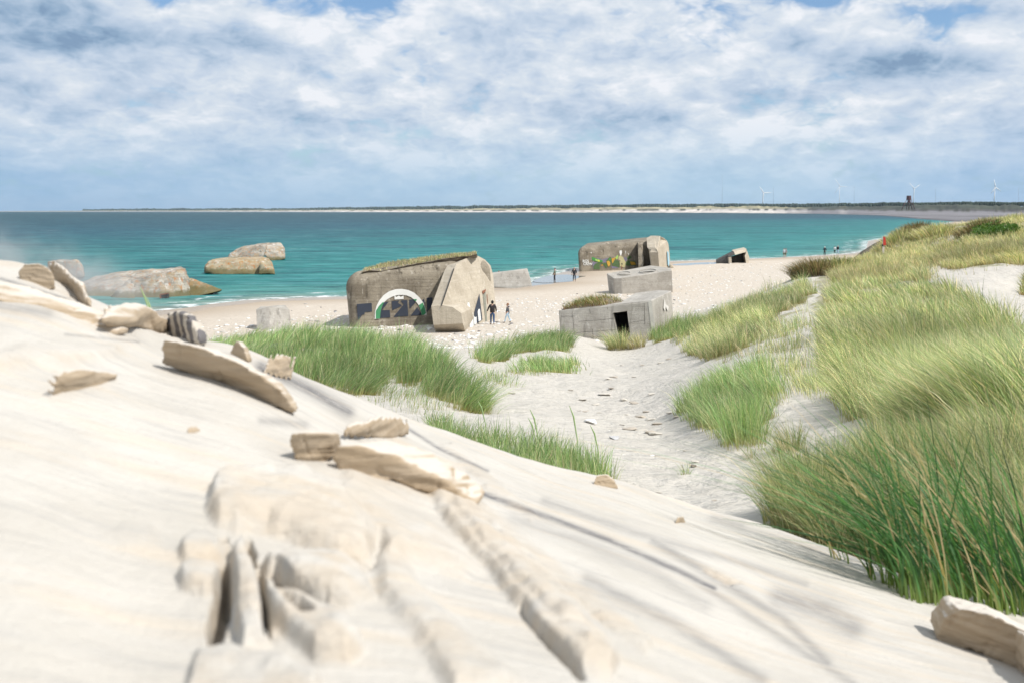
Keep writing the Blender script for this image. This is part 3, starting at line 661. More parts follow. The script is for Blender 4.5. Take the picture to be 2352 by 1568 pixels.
def zr2(x, y): return ((1300 + x / 2.94) / 1.7416, (960 + y / 2.94) / 1.7416)       # crop coordinates -> picture
def zr3(x, y): return ((2150 + x / 2.851) / 1.7416, (900 + y / 2.851) / 1.7416)
def zr4(x, y): return ((2300 + x / 5.88) / 1.7416, (930 + y / 5.88) / 1.7416)
def zr1(x, y): return (x / 2.352 / 1.7416, (900 + y / 2.352) / 1.7416)
def zr5(x, y): return ((780 + x / 5.88) / 1.7416, (940 + y / 5.88) / 1.7416)

def solid(name, verts, faces, mat, parent=None, bevel=0, segs=4, edges=None, smooth=True, rough=0.0, loc=None, seed=0, sub=0.0, recalc=True):
    """closed body from world-space corner points; chosen edges rounded; optional fine roughening"""
    bm = bmesh.new(); vs = [bm.verts.new(v) for v in verts]
    for f in faces: bm.faces.new([vs[i] for i in f])
    bm.normal_update(); bmesh.ops.recalc_face_normals(bm, faces=bm.faces)
    if bevel:
        bm.edges.ensure_lookup_table()
        if edges is None: es = list(bm.edges)
        else: es = [e for e in bm.edges if tuple(sorted((vs.index(e.verts[0]), vs.index(e.verts[1])))) in edges]
        bmesh.ops.bevel(bm, geom=es, offset=bevel, segments=segs, profile=.5, affect='EDGES', clamp_overlap=True)
    if sub:
        bmesh.ops.triangulate(bm, faces=bm.faces)
        for _ in range(6):
            es = [e for e in bm.edges if e.calc_length() > sub]
            if not es: break
            bmesh.ops.subdivide_edges(bm, edges=es, cuts=1, use_grid_fill=False); bmesh.ops.triangulate(bm, faces=bm.faces)
    if rough:
        bm.normal_update()
        from mathutils import noise
        off = Vector((seed * 3.1, seed * 7.7, 0))
        mv = [(v, v.normal * (noise.fractal(v.co * .8 + off, 1.0, 2.0, 6) * rough)) for v in bm.verts]
        for v, d in mv: v.co += d
    if loc is None: loc = Vector(parent.location) if parent else sum((Vector(v) for v in verts), Vector()) / len(verts)
    for v in bm.verts: v.co -= Vector(loc)
    me = bpy.data.meshes.new(name); bm.to_mesh(me); bm.free()
    if smooth:
        for p in me.polygons: p.use_smooth = True
        try: me.set_sharp_from_angle(angle=R(35))
        except Exception: pass
    o = link(name, me, mat, (0, 0, 0) if parent else loc, parent); return o
BOX = [(0, 1, 2, 3), (4, 7, 6, 5), (0, 4, 5, 1), (1, 5, 6, 2), (2, 6, 7, 3), (3, 7, 4, 0)]
def plane_of(a, b, c):
    n = (b - a).cross(c - a).normalized(); return a, n
def on_plane(u, v, pl, lift=.015):
    a, b = ray(u, v); d = Vector((a, 1, b)); o = Vector((0, 0, CAMZ)); p0, n = pl
    t = (p0 - o).dot(n) / d.dot(n); q = o + d * t
    s = n if n.dot(o - q) > 0 else -n
    return q + s * lift
def paint(name, pts, pl, mat, parent, lift=.015, label=None):
    V = [on_plane(u, v, pl, lift) for u, v in pts]; bm = bmesh.new(); o0 = Vector(parent.location)
    f = bm.faces.new([bm.verts.new(q - o0) for q in V]); bmesh.ops.triangulate(bm, faces=[f])
    r = bmesh.ops.extrude_face_region(bm, geom=list(bm.faces)); n = pl[1] if pl[1].y > 0 else -pl[1]
    for g_ in r['geom']:
        if isinstance(g_, bmesh.types.BMVert): g_.co += n * .01
    bmesh.ops.recalc_face_normals(bm, faces=bm.faces)
    me = bpy.data.meshes.new(name); bm.to_mesh(me); bm.free(); o = link(name, me, mat, (0, 0, 0), parent)
    if label: o['label'] = label
    return o
def prism(name, front, back, mat, parent, **k):
    n = len(front); fc = [tuple(range(n)), tuple(range(2 * n - 1, n - 1, -1))] + [(i, i + n, (i + 1) % n + n, (i + 1) % n) for i in range(n)]
    return solid(name, list(front) + list(back), fc, mat, parent, **k)

def hull_solid(name, pts, mat, parent=None, sub=.5, rough=.12, seed=1, smooth_it=2, loc=None):
    bm = bmesh.new()
    for p in pts: bm.verts.new(p)
    r = bmesh.ops.convex_hull(bm, input=list(bm.verts))
    junk = [g_ for g_ in r['geom_interior'] if isinstance(g_, bmesh.types.BMVert)]
    if junk: bmesh.ops.delete(bm, geom=junk, context='VERTS')
    for _ in range(6):
        es = [e for e in bm.edges if e.calc_length() > sub]
        if not es: break
        bmesh.ops.subdivide_edges(bm, edges=es, cuts=1); bmesh.ops.triangulate(bm, faces=bm.faces)
    for _ in range(smooth_it): bmesh.ops.smooth_vert(bm, verts=bm.verts, factor=.5, use_axis_x=True, use_axis_y=True, use_axis_z=True)
    bm.normal_update(); bmesh.ops.recalc_face_normals(bm, faces=bm.faces); bm.normal_update()
    from mathutils import noise
    off = Vector((seed * 3.1, seed * 7.7, 1)); sc_ = 1.3 / max(sub * 3, .02)
    mv = [(v, v.normal * (noise.fractal(v.co * sc_ + off, .9, 2.0, 6) * rough)) for v in bm.verts]
    for v, d in mv: v.co += d
    if loc is None: loc = Vector(parent.location) if parent else sum((Vector(p) for p in pts), Vector()) / len(pts)
    for v in bm.verts: v.co -= Vector(loc)
    me = bpy.data.meshes.new(name); bm.to_mesh(me); bm.free()
    for p in me.polygons: p.use_smooth = True
    try: me.set_sharp_from_angle(angle=R(40))
    except Exception: pass
    return link(name, me, mat, (0, 0, 0) if parent else loc, parent)

# --- the arch-painted bunker
def main_bunker():
    root = empty('bunker', atz(900, 755, .2)); tag(root, 'big leaning concrete bunker with a white and green arch painted on its side', 'bunker')
    A = at(801, 775, 71.4); B = at(1030, 772, 73.6); Dtl = at(785, 627, 71.8)
    pl = plane_of(A, B, Dtl)
    A2 = on_plane(801, 775, pl, 0); B2 = on_plane(1030, 772, pl, 0); T1 = on_plane(785, 627, pl, 0); T2 = on_plane(1050, 590, pl, 0)
    bA = at(840, 740, 81); bB = at(1150, 742, 79.5); bT1 = at(832, 626, 80.5); bT2 = at(1134, 586, 79.5)
    v = [A2, B2, T2, T1, bA, bB, bT2, bT1]
    ed = {(2, 3), (0, 3), (3, 7), (2, 6), (6, 7), (4, 7), (5, 6), (1, 2)}
    solid('body', v, BOX, C_MAIN, root, bevel=1.15, segs=7, edges=ed)
    # wing wall: the right wall carried forward of the side as a sloping buttress
    f = lambda x, y, D: at(*zr2(x, y), D)
    outer = [f(1648, 1120, 70.0), f(1622, 980, 69.1), f(1602, 862, 68.7), (f(1500, 790, 68.2)), f(1378, 772, 67.9), f(1524, 338, 72.2), f(1545, 284, 73.2), f(1640, 226, 74.4), f(1715, 200, 75.4),
             f(1800, 190, 76.6), f(1880, 232, 77.6), f(1945, 300, 78.4), f(1975, 400, 78.8), f(2000, 700, 78.4), f(2030, 960, 78.0)]
    inner = [f(1310, 1120, 70.6), f(1276, 1000, 69.6), f(1256, 880, 69.2), (f(1250, 800, 68.9)), f(1252, 778, 68.8), f(1402, 372, 73.0), f(1440, 300, 74.2), f(1520, 270, 75.4), f(1600, 262, 76.4),
             f(1680, 262, 77.6), f(1740, 290, 78.6), f(1790, 350, 79.4), f(1800, 420, 79.8), f(1800, 700, 79.4), f(1800, 960, 79.0)]
    wpl = plane_of(outer[0], outer[5], outer[13]); op = [(1648, 1120), (1622, 980), (1602, 862), (1500, 790), (1378, 772), (1524, 338), (1545, 284), (1640, 226), (1715, 200), (1800, 190), (1880, 232), (1945, 300), (1975, 400), (2000, 700), (2030, 960)]
    outer = [on_plane(*zr2(x, y), wpl, 0) for x, y in op]
    ipx = [(1310, 1120), (1276, 1000), (1256, 880), (1250, 800), (1252, 778), (1402, 372), (1440, 300), (1520, 270), (1600, 262), (1680, 262), (1740, 290), (1790, 350), (1800, 420), (1800, 700), (1800, 960)]
    inner = [f(x, y, o_.y + (.55 if i < 6 else 1.0)) for i, ((x, y), o_) in enumerate(zip(ipx, outer))]
    prism('wing_wall', outer, inner, C_PALE, root, smooth=False)
    # black strip painting the crevice shade between wing face and strip beside it
    o0 = f(1524, 338, 71.9); 
    js = [outer[5] + Vector((0, -.25, 0)), outer[4] + Vector((0, -.25, 0)), outer[4] + Vector((-.075, -.25, 0)), outer[5] + Vector((-.075, -.25, 0))]
    jb = [p + Vector((-.02, .5, 0)) for p in js]
    prism('crevice_shade', js, jb, BLACK, root, smooth=False)
    yf = min(o_.y for o_ in outer) - .15; fz = lambda x, y, D: at(*zr2(x, y), D)
    ft_ = [(1250, 778), (1378, 770), (1500, 790), (1602, 862), (1622, 980), (1276, 1000)]
    hull_solid('buttress_foot', [fz(x, y, yf) for x, y in ft_] + [fz(1305, 1086, yf + .9), fz(1650, 1084, yf + .9)] + [fz(x, y, yf) + Vector((.6, 3.2, 0)) for x, y in ft_] + [fz(1305, 1086, yf + 4), fz(1650, 1084, yf + 4)], C_PALE, root, 9, 0, 1, 0)
    rp = wpl
    Z = lambda P: [zr2(x, y) for x, y in P]
    for P in ([(372, 757), (548, 743), (553, 843), (465, 852), (465, 876), (437, 882), (398, 940), (385, 930)],
              [(690, 735), (748, 728), (670, 828), (760, 826), (768, 913), (648, 920), (652, 850)],
              [(782, 722), (872, 715), (858, 742), (905, 775), (790, 830)],
              [(905, 712), (965, 708), (980, 895), (803, 908), (925, 760), (890, 722)],
              [(988, 705), (1040, 700), (1065, 738), (995, 810)],
              [(1085, 790), (1140, 885), (1005, 893)],
              [(1165, 690), (1172, 745), (1095, 770), (1120, 740)],
              [(1195, 683), (1262, 678), (1262, 770), (1200, 850)]):
        paint('painted_letter', Z(P), pl, NAVY, root, .03)
    ring_o = [(583, 930), (586, 850), (605, 775), (640, 710), (690, 650), (755, 605), (830, 582), (905, 579), (980, 592), (1050, 625), (1110, 680), (1155, 740), (1182, 810), (1197, 882)]
    ring_i = [(1135, 885), (1122, 820), (1095, 760), (1055, 710), (1010, 675), (960, 655), (905, 648), (845, 652), (790, 668), (735, 698), (690, 740), (662, 800), (650, 860), (645, 930)]
    paint('painted_arch', Z(ring_o + ring_i), pl, WHITEP, root, .05)
    paint('painted_band', Z([(597, 928), (596, 838), (632, 780), (675, 735), (692, 735), (662, 800), (650, 860), (645, 926)]), pl, GREENP, root, .07)
    paint('painted_band', Z([(1135, 884), (1122, 820), (1102, 768), (1148, 738), (1172, 800), (1186, 862), (1160, 884)]), pl, GREENP, root, .07)
    paint('painted_band', Z([(1036, 700), (1082, 698), (1066, 724), (1056, 716)]), pl, GREENP, root, .07)
    paint('painted_crown', Z([(815, 657), (838, 674), (868, 655), (888, 674), (922, 655), (925, 697), (817, 703)]), pl, WHITEP, root, .05)
    for P, mt in (([(1812, 635), (1848, 940), (1745, 1008), (1752, 850)], NAVY), ([(1672, 738), (1690, 740), (1702, 800), (1698, 880), (1685, 912), (1668, 880), (1660, 800)], WHITEP),
                  ([(1718, 850), (1735, 860), (1742, 1010), (1700, 1050), (1692, 1040), (1700, 960)], WHITEP), ([(1800, 815), (1815, 815), (1830, 945), (1802, 962), (1790, 850)], WHITEP),
                  ([(1740, 890), (1756, 915), (1775, 905), (1778, 985), (1750, 1000)], WHITEP)):
        paint('painted_letter', Z(P), rp, mt, root, .03 if mt is NAVY else .05)
    d = paint('doorway', Z([(1852, 640), (1884, 612), (1905, 960), (1885, 978)]), rp, simple('mossy jamb', (.21, .21, .17), .9, .4, 5), root, .03)
    paint('lintel', Z([(1843, 605), (1882, 583), (1884, 602), (1858, 634), (1846, 634)]), rp, RUST, root, .06)
    paint('rust_bar', Z([(1898, 642), (1903, 642), (1911, 760), (1907, 760)]), rp, RUST, root, .05)
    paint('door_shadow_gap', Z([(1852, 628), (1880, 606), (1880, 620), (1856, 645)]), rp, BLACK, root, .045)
    # turf lying on the roof: own thing
    t = empty('turf_layer', at(950, 610, 76)); tag(t, 'slab of dark soil topped with dry grass lying on the roof of the arch-painted bunker', 'turf')
    front = [(425, 405), (520, 408), (640, 405), (700, 398), (800, 388), (900, 362), (1000, 345), (1080, 322), (1160, 322), (1250, 300), (1350, 285), (1450, 268), (1540, 262), (1600, 235), (1700, 222), (1785, 205)]
    topf = [(430, 378), (520, 362), (640, 368), (700, 355), (800, 340), (900, 318), (1000, 300), (1080, 282), (1160, 268), (1250, 255), (1350, 238), (1450, 222), (1540, 210), (1600, 200), (1700, 190), (1785, 168)]
    topb = [(470, 345), (540, 330), (620, 305), (660, 285), (780, 262), (900, 245), (1000, 238), (1080, 226), (1160, 214), (1250, 200), (1350, 190), (1450, 178), (1540, 170), (1600, 168), (1700, 162), (1780, 150)]
    n = len(front); Df = np.linspace(72.6, 75.5, n); Vs = []
    rr = random.Random(4)
    for row, off in ((front, 0), (topf, -.05), (topb, 5.0)):
        for i, (x, y) in enumerate(row):
            Vs.append(at(*zr2(x + rr.uniform(-8, 8), y + rr.uniform(-7, 7) * (row is not topb)), Df[i] + off + (0.2 if row is front else 0)))
    Vs += [at(*zr2(x, y + 60), Df[i] + 5.2) for i, (x, y) in enumerate(topb)]
    F = []
    for r_ in range(3):
        for i in range(n - 1): F.append((r_ * n + i, r_ * n + i + 1, (r_ + 1) * n + i + 1, (r_ + 1) * n + i))
    for i in range(n - 1): F.append((3 * n + i, 3 * n + i + 1, i + 1, i))
    F += [(0, n, 2 * n, 3 * n), (n - 1, 4 * n - 1, 3 * n - 1, 2 * n - 1)]
    SOIL, st, sp = newmat('dark soil'); g = N(st, 'ShaderNodeNewGeometry'); q = NOISE(st, MAPV(st, g.outputs['Position'], (1, 1, 4)), 1.6, 6, .7)
    st.links.new(MIX(st, SMOOTH(st, q, .38, .66), (.085, .065, .05), (.27, .225, .17)), sp.inputs['Base Color']); sp.inputs['Roughness'].default_value = .95
    bump(st, sp, q, .9, .4)
    solid('soil', Vs, F, SOIL, t, sub=.35, rough=.10, seed=3)
    return t, (Vs[n:2 * n], Vs[2 * n:3 * n]), pl
TURF, TURFROWS, MAINPL = main_bunker()

# --- bunker with the coloured graffiti, at the waterline
def graffiti_bunker():
    root = empty('bunker', atz(1430, 622, .1)); tag(root, 'concrete bunker with green and yellow graffiti standing at the waterline', 'bunker')
    f = lambda x, y, D: at(*zr4(x, y), D)
    A = f(85, 960, 143.2); B = f(1900, 860, 148.5); T = f(60, 395, 143.5); pl = plane_of(A, B, T)
    P = lambda x, y: on_plane(*zr4(x, y), pl, 0)
    A2, B2, T1, T2 = P(90, 980), P(1900, 880), P(50, 350), P(1900, 175)
    bk = Vector((1.2, 8.5, 0)); v = [A2, B2, T2, T1, A2 + bk, B2 + bk, T2 + bk + Vector((0, 0, .35)), T1 + bk + Vector((.3, 0, .3))]
    solid('body', v, BOX, C_MAIN, root, bevel=.95, segs=6, edges={(2, 3), (0, 3), (3, 7), (4, 7), (6, 7)})
    # inner buttress and right wing
    fr = [f(1600, 880, 143.2), f(1500, 880, 143.4), f(1480, 245, 146.2), f(1510, 212, 147.4), f(1560, 212, 147.8), f(1590, 232, 147.6), f(1616, 600, 144.4)]
    prism('buttress', fr, [p + Vector((.5, 4.5, 0)) for p in fr], C_MAIN, root, smooth=False)
    wf = [f(1810, 840, 143.2), f(1765, 470, 143.0), f(1790, 420, 143.3), f(1860, 130, 147.3), f(1890, 105, 147.6), f(1975, 82, 148.2)]
    wr = [f(1985, 860, 142.6), f(1955, 470, 142.4), f(1925, 400, 142.8), f(1990, 130, 146.5), f(2000, 105, 146.8), f(2010, 90, 147.4)]
    prism('wing_wall', wr, wf, C_PALE, root, smooth=False)
    side = [f(1983, 862, 142.6), f(1953, 470, 142.4), f(1925, 402, 142.7), f(1892, 360, 143.2), f(1872, 140, 147.0), f(1975, 84, 147.4), f(2090, 135, 149.5), f(2165, 200, 151), f(2200, 280, 151.8), f(2225, 500, 152), f(2240, 860, 151.6), f(2180, 880, 150)]
    prism('end_wall', side, [p + Vector((-1.0, 1.2, 0)) for p in side], C_PALE, root, smooth=False)
    Z = lambda Q: [zr4(x, y) for x, y in Q]
    G1 = simple('spray green', (.045, .21, .045), .6, .4, 2); G2 = simple('spray dark green', (.06, .11, .035), .6, .6, 5); Y1 = simple('spray yellow', (.52, .50, .06), .6, .3, 2)
    O1 = simple('spray orange', (.48, .27, .03), .6, .3, 2); V1 = simple('spray violet', (.155, .14, .20), .6, .5, 4); T_ = simple('spray tan', (.42, .38, .20), .6, .3, 2)
    L1 = simple('spray lime', (.30, .48, .10), .6, .3, 2)
    for Q, mt, l in (([(520, 600), (650, 640), (760, 600), (800, 640), (740, 720), (620, 700), (540, 660)], V1, .02), ([(410, 690), (520, 720), (480, 800), (430, 860), (415, 790)], V1, .02),
                     ([(1120, 600), (1210, 590), (1240, 640), (1190, 700), (1150, 680)], V1, .02), ([(860, 800), (1000, 790), (1010, 840), (870, 850)], V1, .02),
                     ([(390, 590), (410, 580), (520, 625), (640, 660), (655, 700), (560, 700), (460, 680), (405, 660)], G1, .04),
                     ([(470, 625), (540, 650), (530, 685), (480, 668)], L1, .055), ([(540, 645), (580, 655), (575, 695), (540, 690)], Y1, .055),
                     ([(430, 790), (480, 740), (560, 700), (640, 710), (600, 745), (575, 790), (585, 870), (435, 868)], G2, .04),
                     ([(610, 735), (735, 710), (750, 835), (710, 840), (690, 780), (650, 755)], G2, .045), ([(600, 780), (640, 760), (665, 775), (625, 790)], O1, .05),
                     ([(730, 665), (815, 580), (850, 590), (860, 680), (850, 760), (800, 825), (760, 790)], G2, .045), ([(740, 690), (780, 670), (820, 700), (830, 760), (790, 815), (765, 770)], O1, .055),
                     ([(805, 610), (840, 605), (835, 650), (790, 655)], G1, .06),
                     ([(860, 620), (960, 590), (930, 640), (890, 720), (870, 730)], O1, .05), ([(950, 590), (1000, 540), (1015, 545), (1000, 625), (960, 640)], L1, .055),
                     ([(870, 735), (920, 660), (1000, 655), (1040, 690), (1045, 830), (880, 790)], G2, .045), ([(1020, 580), (1060, 550), (1130, 590), (1150, 640), (1190, 700), (1170, 820), (1130, 800), (1090, 690), (1020, 640)], T_, .05),
                     ([(1045, 690), (1110, 670), (1150, 760), (1150, 830), (1060, 800)], T_, .052), ([(1215, 610), (1260, 555), (1310, 560), (1330, 600), (1240, 650)], G2, .045),
                     ([(1190, 700), (1240, 660), (1420, 680), (1440, 780), (1230, 790), (1180, 760)], G2, .045), ([(1290, 690), (1400, 700), (1430, 760), (1320, 770)], O1, .05),
                     ([(1080, 735), (1110, 725), (1118, 755), (1095, 770)], BLACK, .06), ([(1090, 770), (1105, 770), (1100, 870), (1085, 870)], RUST, .06),
                     ([(1050, 430), (1100, 430), (1105, 480), (1085, 545), (1065, 545), (1045, 480)], WHITEP, .03), ([(1185, 435), (1197, 435), (1194, 505), (1186, 505)], WHITEP, .03),
                     ([(1252, 495), (1266, 495), (1264, 530), (1254, 530)], WHITEP, .03), ([(375, 465), (390, 465), (390, 500), (375, 495)], WHITEP, .03)):
        paint('graffiti', Z(Q), pl, mt, root, l)
    sp_ = plane_of(side[0], side[1], side[9])
    paint('graffiti', Z([(2165, 440), (2195, 470), (2215, 720), (2200, 810), (2175, 760)]), sp_, simple('spray blue', (.30, .50, .60), .6), root, .05)
    # sprayed tag in two lines
    dx = (P(300, 700) - P(200, 700)).normalized(); nrm = pl[1] if pl[1].y < 0 else -pl[1]; upv = nrm.cross(dx).normalized()
    if upv.z < 0: upv = -upv
    for txt, (x, y), sz in (('RGS', (175, 712), .56), ('CREW', (192, 776), .52)):
        cu_ = bpy.data.curves.new('tag', 'FONT'); cu_.body = txt; cu_.size = sz; cu_.extrude = .01; cu_.offset = .012
        to = bpy.data.objects.new('tmp', cu_); COL.objects.link(to)
        me = bpy.data.meshes.new_from_object(to.evaluated_get(bpy.context.evaluated_depsgraph_get())); bpy.data.objects.remove(to)
        mw = Matrix((dx, upv, nrm)).transposed().to_4x4(); p0 = P(x, y) + nrm * .05 - Vector(root.location)
        me.transform(Matrix.Translation(p0) @ mw @ Matrix.Diagonal((1, 1, 1, 1))); link('sprayed_letters', me, WHITEP, (0, 0, 0), root)
    r = hull_solid('rubble_block', [f(x, y, D) for x, y, D in ((2240, 760, 150), (2280, 755, 150), (2330, 830, 150), (2250, 880, 150), (2210, 870, 150), (2240, 760, 151.5), (2290, 770, 151.5), (2330, 850, 151.5))], C_PALE, None, .3, .06, 2)
    tag(r, 'small rubble lump at the right foot of the graffiti bunker', 'rubble')
graffiti_bunker()
tag(hull_solid('rubble_block', [at(*zr4(x, y), D) for x, y, D in ((690, 275, 147), (735, 236, 147), (790, 250, 147), (810, 275, 147), (690, 285, 148.5), (740, 250, 148.5), (800, 265, 148.5), (700, 310, 147.5), (800, 300, 147.5))], C_PALE, None, .3, .05, 4),
    'small pale lump lying on the roof of the graffiti bunker', 'rubble')

# --- ring stand bunker (middle) 
def ring_bunker():
    root = empty('bunker', atz(1480, 668, .4)); tag(root, 'low grey concrete bunker with two round openings in its roof', 'bunker')
    f = lambda x, y, D: at(*zr3(x, y), D)
    t0, t1, t2, t3, t4, t5 = f(790, 555, 104.5), f(865, 607, 102.2), f(955, 607, 102), f(1532, 518, 103.5), f(1522, 492, 108), f(1290, 463, 110)
    top = [t0, t1, t2, t3, t4, t5]
    cz = lambda p, dz_: Vector((p.x, p.y, dz_))
    b = [f(818, 800, 104), f(880, 815, 102.2), f(970, 812, 102), f(1545, 800, 103.5)]
    bot = [b[0], b[1], b[2], b[3], Vector((t4.x + .2, t4.y, -.6)), Vector((t5.x, t5.y, -.6))]
    o = prism('body', top, bot, C_TOWER, root, bevel=.05, segs=1, smooth=False)
    npl = plane_of(t0, t2, t3)
    def ring(cx, cy, rx, name):
        c = on_plane(*zr3(cx, cy), npl, 0); e1 = on_plane(*zr3(cx + rx, cy - rx * .15), npl, 0) - c; rad = e1.length; n = npl[1] if npl[1].z > 0 else -npl[1]
        ax = e1.normalized(); ay = n.cross(ax); V, F = [], []; K = 28
        for rr_, h in ((rad * .84, -.9), (rad * .84, .02), (rad, .02), (rad * 1.04, -.03)):
            for i in range(K): a = 2 * math.pi * i / K; V.append(c + ax * rr_ * math.cos(a) + ay * rr_ * math.sin(a) + n * h)
        for l in range(3):
            for i in range(K): F.append((l * K + i, l * K + (i + 1) % K, (l + 1) * K + (i + 1) % K, (l + 1) * K + i))
        V.append(c - n * .9); 
        for i in range(K): F.append((len(V) - 1, (i + 1) % K, i))
        return c, n, ax, ay, rad, V, F
    # cut two shallow round wells
    for (cx, cy, rx) in ((992, 552, 62), (1262, 528, 84)):
        c, n, ax, ay, rad, V, F = ring(cx, cy, rx, 'w')
        K = 28; bm = bmesh.new(); lo, hi = [], []
        for i in range(K):
            a = 2 * math.pi * i / K; q = c + ax * rad * math.cos(a) + ay * rad * math.sin(a) - Vector(root.location)
            lo.append(bm.verts.new(q - n * .8)); hi.append(bm.verts.new(q + n * .5))
        bm.faces.new(lo); bm.faces.new(hi)
        for i in range(K): bm.faces.new((lo[i], lo[(i + 1) % K], hi[(i + 1) % K], hi[i]))
        bmesh.ops.recalc_face_normals(bm, faces=bm.faces); cm = bpy.data.meshes.new('c'); bm.to_mesh(cm); bm.free()
        cut(o, cm)
        RV, RF = [], []; w_ = .10
        for rr_, h in ((rad, -.05), (rad, .05), (rad * 1.10, .05), (rad * 1.12, -.05)):
            for i in range(K): a = 2 * math.pi * i / K; RV.append(c + ax * rr_ * math.cos(a) + ay * rr_ * math.sin(a) + n * h)
        for l in range(3):
            for i in range(K): RF.append((l * K + i, l * K + (i + 1) % K, (l + 1) * K + (i + 1) % K, (l + 1) * K + i))
        part('ring_rim', RV, RF, C_TOWER, root, True)
def cut(o, cm):
    """subtract mesh cm (same local space as o) and bake the result"""
    c = bpy.data.objects.new('cutter', cm); COL.objects.link(c)
    c.matrix_world = Matrix.Translation(Vector(o.parent.location)) if o.parent else Matrix.Translation(o.location)
    md = o.modifiers.new('b', 'BOOLEAN'); md.object = c; md.operation = 'DIFFERENCE'; md.solver = 'EXACT'
    bpy.context.view_layer.update(); dg = bpy.context.evaluated_depsgraph_get(); me = bpy.data.meshes.new_from_object(o.evaluated_get(dg))
    o.modifiers.clear(); old = o.data; o.data = me; bpy.data.objects.remove(c); bpy.data.meshes.remove(cm)
    if len(me.polygons) < 3: o.data = old
ring_bunker()

# --- bunker with the doorway
def door_bunker():
    root = empty('bunker', atz(1400, 785, 1.1)); tag(root, 'near tilted grey concrete bunker with an open black doorway, half sunk in sand', 'bunker')
    f = lambda x, y, D: at(*zr3(x, y), D)
    A = f(262, 1500, 58.6); B = f(1345, 1500, 57.4); T1 = f(236, 968, 59.0); pl = plane_of(A, B, T1)
    P = lambda x, y: on_plane(*zr3(x, y), pl, 0)
    top = [P(240, 976), P(1200, 884), P(1300, 862), f(1528, 752, 63.6), f(1400, 742, 66), f(1115, 775, 66.5), f(1000, 850, 65.0), f(720, 885, 64.5)]
    bot = [P(275, 1560), P(1240, 1560), P(1365, 1560), f(1580, 1450, 63.6), f(1420, 1400, 66), f(1130, 1400, 66.5), f(1010, 1400, 65), f(740, 1400, 64.5)]
    o = prism('body', top, bot, C_GREY, root, bevel=.05, segs=2, smooth=False)
    # doorway cut through the front, the room behind coloured near-black to stay dark
    d = [P(862, 1003), P(1022, 982), P(1058, 1262), P(932, 1330)]; n = pl[1] if pl[1].y > 0 else -pl[1]; rt = (d[1] - d[0]).normalized()
    bm = bmesh.new(); o0 = Vector(root.location)
    fr = [bm.verts.new(q - n * .5 - o0) for q in d]; bk = [bm.verts.new(q + n * 3.0 - o0) for q in d]
    bm.faces.new(fr); bm.faces.new(bk)
    for i in range(4): bm.faces.new((fr[i], fr[(i + 1) % 4], bk[(i + 1) % 4], bk[i]))
    bmesh.ops.recalc_face_normals(bm, faces=bm.faces); cm = bpy.data.meshes.new('c'); bm.to_mesh(cm); bm.free(); cut(o, cm)
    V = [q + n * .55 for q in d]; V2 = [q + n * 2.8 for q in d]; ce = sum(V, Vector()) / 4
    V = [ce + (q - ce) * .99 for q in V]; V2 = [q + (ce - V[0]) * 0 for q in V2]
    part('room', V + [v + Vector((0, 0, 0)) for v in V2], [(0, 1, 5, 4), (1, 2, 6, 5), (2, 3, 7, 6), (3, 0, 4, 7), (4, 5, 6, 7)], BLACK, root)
    part('door_jamb', [d[0] - n * .02, d[0] + rt * .16 - n * .02 + Vector((0, 0, -.9)), d[3] + rt * .13 - n * .02, d[3] - n * .02 - rt * .1,
                       d[0] + n * .4, d[0] + rt * .16 + n * .4 + Vector((0, 0, -.9)), d[3] + rt * .13 + n * .4, d[3] + n * .4 - rt * .1], BOX, C_PALE, root)
    # painted leaf-like white mark on the side wall and pale corner strip
    sp_ = plane_of(top[2], top[3], bot[2])
    Z = lambda Q: [zr3(x, y) for x, y in Q]
    paint('white_mark', Z([(1445, 840), (1460, 905), (1495, 935), (1485, 985), (1470, 960), (1462, 930), (1450, 985), (1435, 950), (1438, 915)]), sp_, simple('worn white', (.58, .56, .52), .8, .2, 3), root, .02)
    paint('corner_strip', Z([(1262, 876), (1300, 866), (1345, 1180), (1330, 1250), (1305, 1250)]), pl, simple('pale render', (.52, .50, .45), .9, .25, 2), root, .02)
    cr = simple('crack', (.10, .09, .08), .9)
    rr = random.Random(2)
    for x0, y0, x1, y1 in ((395, 985, 425, 1270), (595, 960, 605, 1010), (625, 1180, 636, 1320), (795, 935, 800, 960), (1215, 890, 1225, 1130), (270, 1046, 430, 1040), (470, 1100, 860, 1070), (430, 1230, 880, 1195), (1060, 1110, 1225, 1090), (600, 1280, 860, 1268)):
        pts = []; k = 7
        for i in range(k + 1): s = i / k; pts.append((x0 + (x1 - x0) * s + rr.uniform(-3, 3), y0 + (y1 - y0) * s + rr.uniform(-3, 3)))
        vert = abs(y1 - y0) > abs(x1 - x0); w_ = 1.6 if vert else 1.1
        Q = [(x + (w_ if vert else 0), y + (0 if vert else w_)) for x, y in pts] + [(x - (w_ if vert else 0), y - (0 if vert else w_)) for x, y in reversed(pts)]
        paint('crack', Z(Q), pl, cr, root, .008)
    return top
DOORTOP = door_bunker()

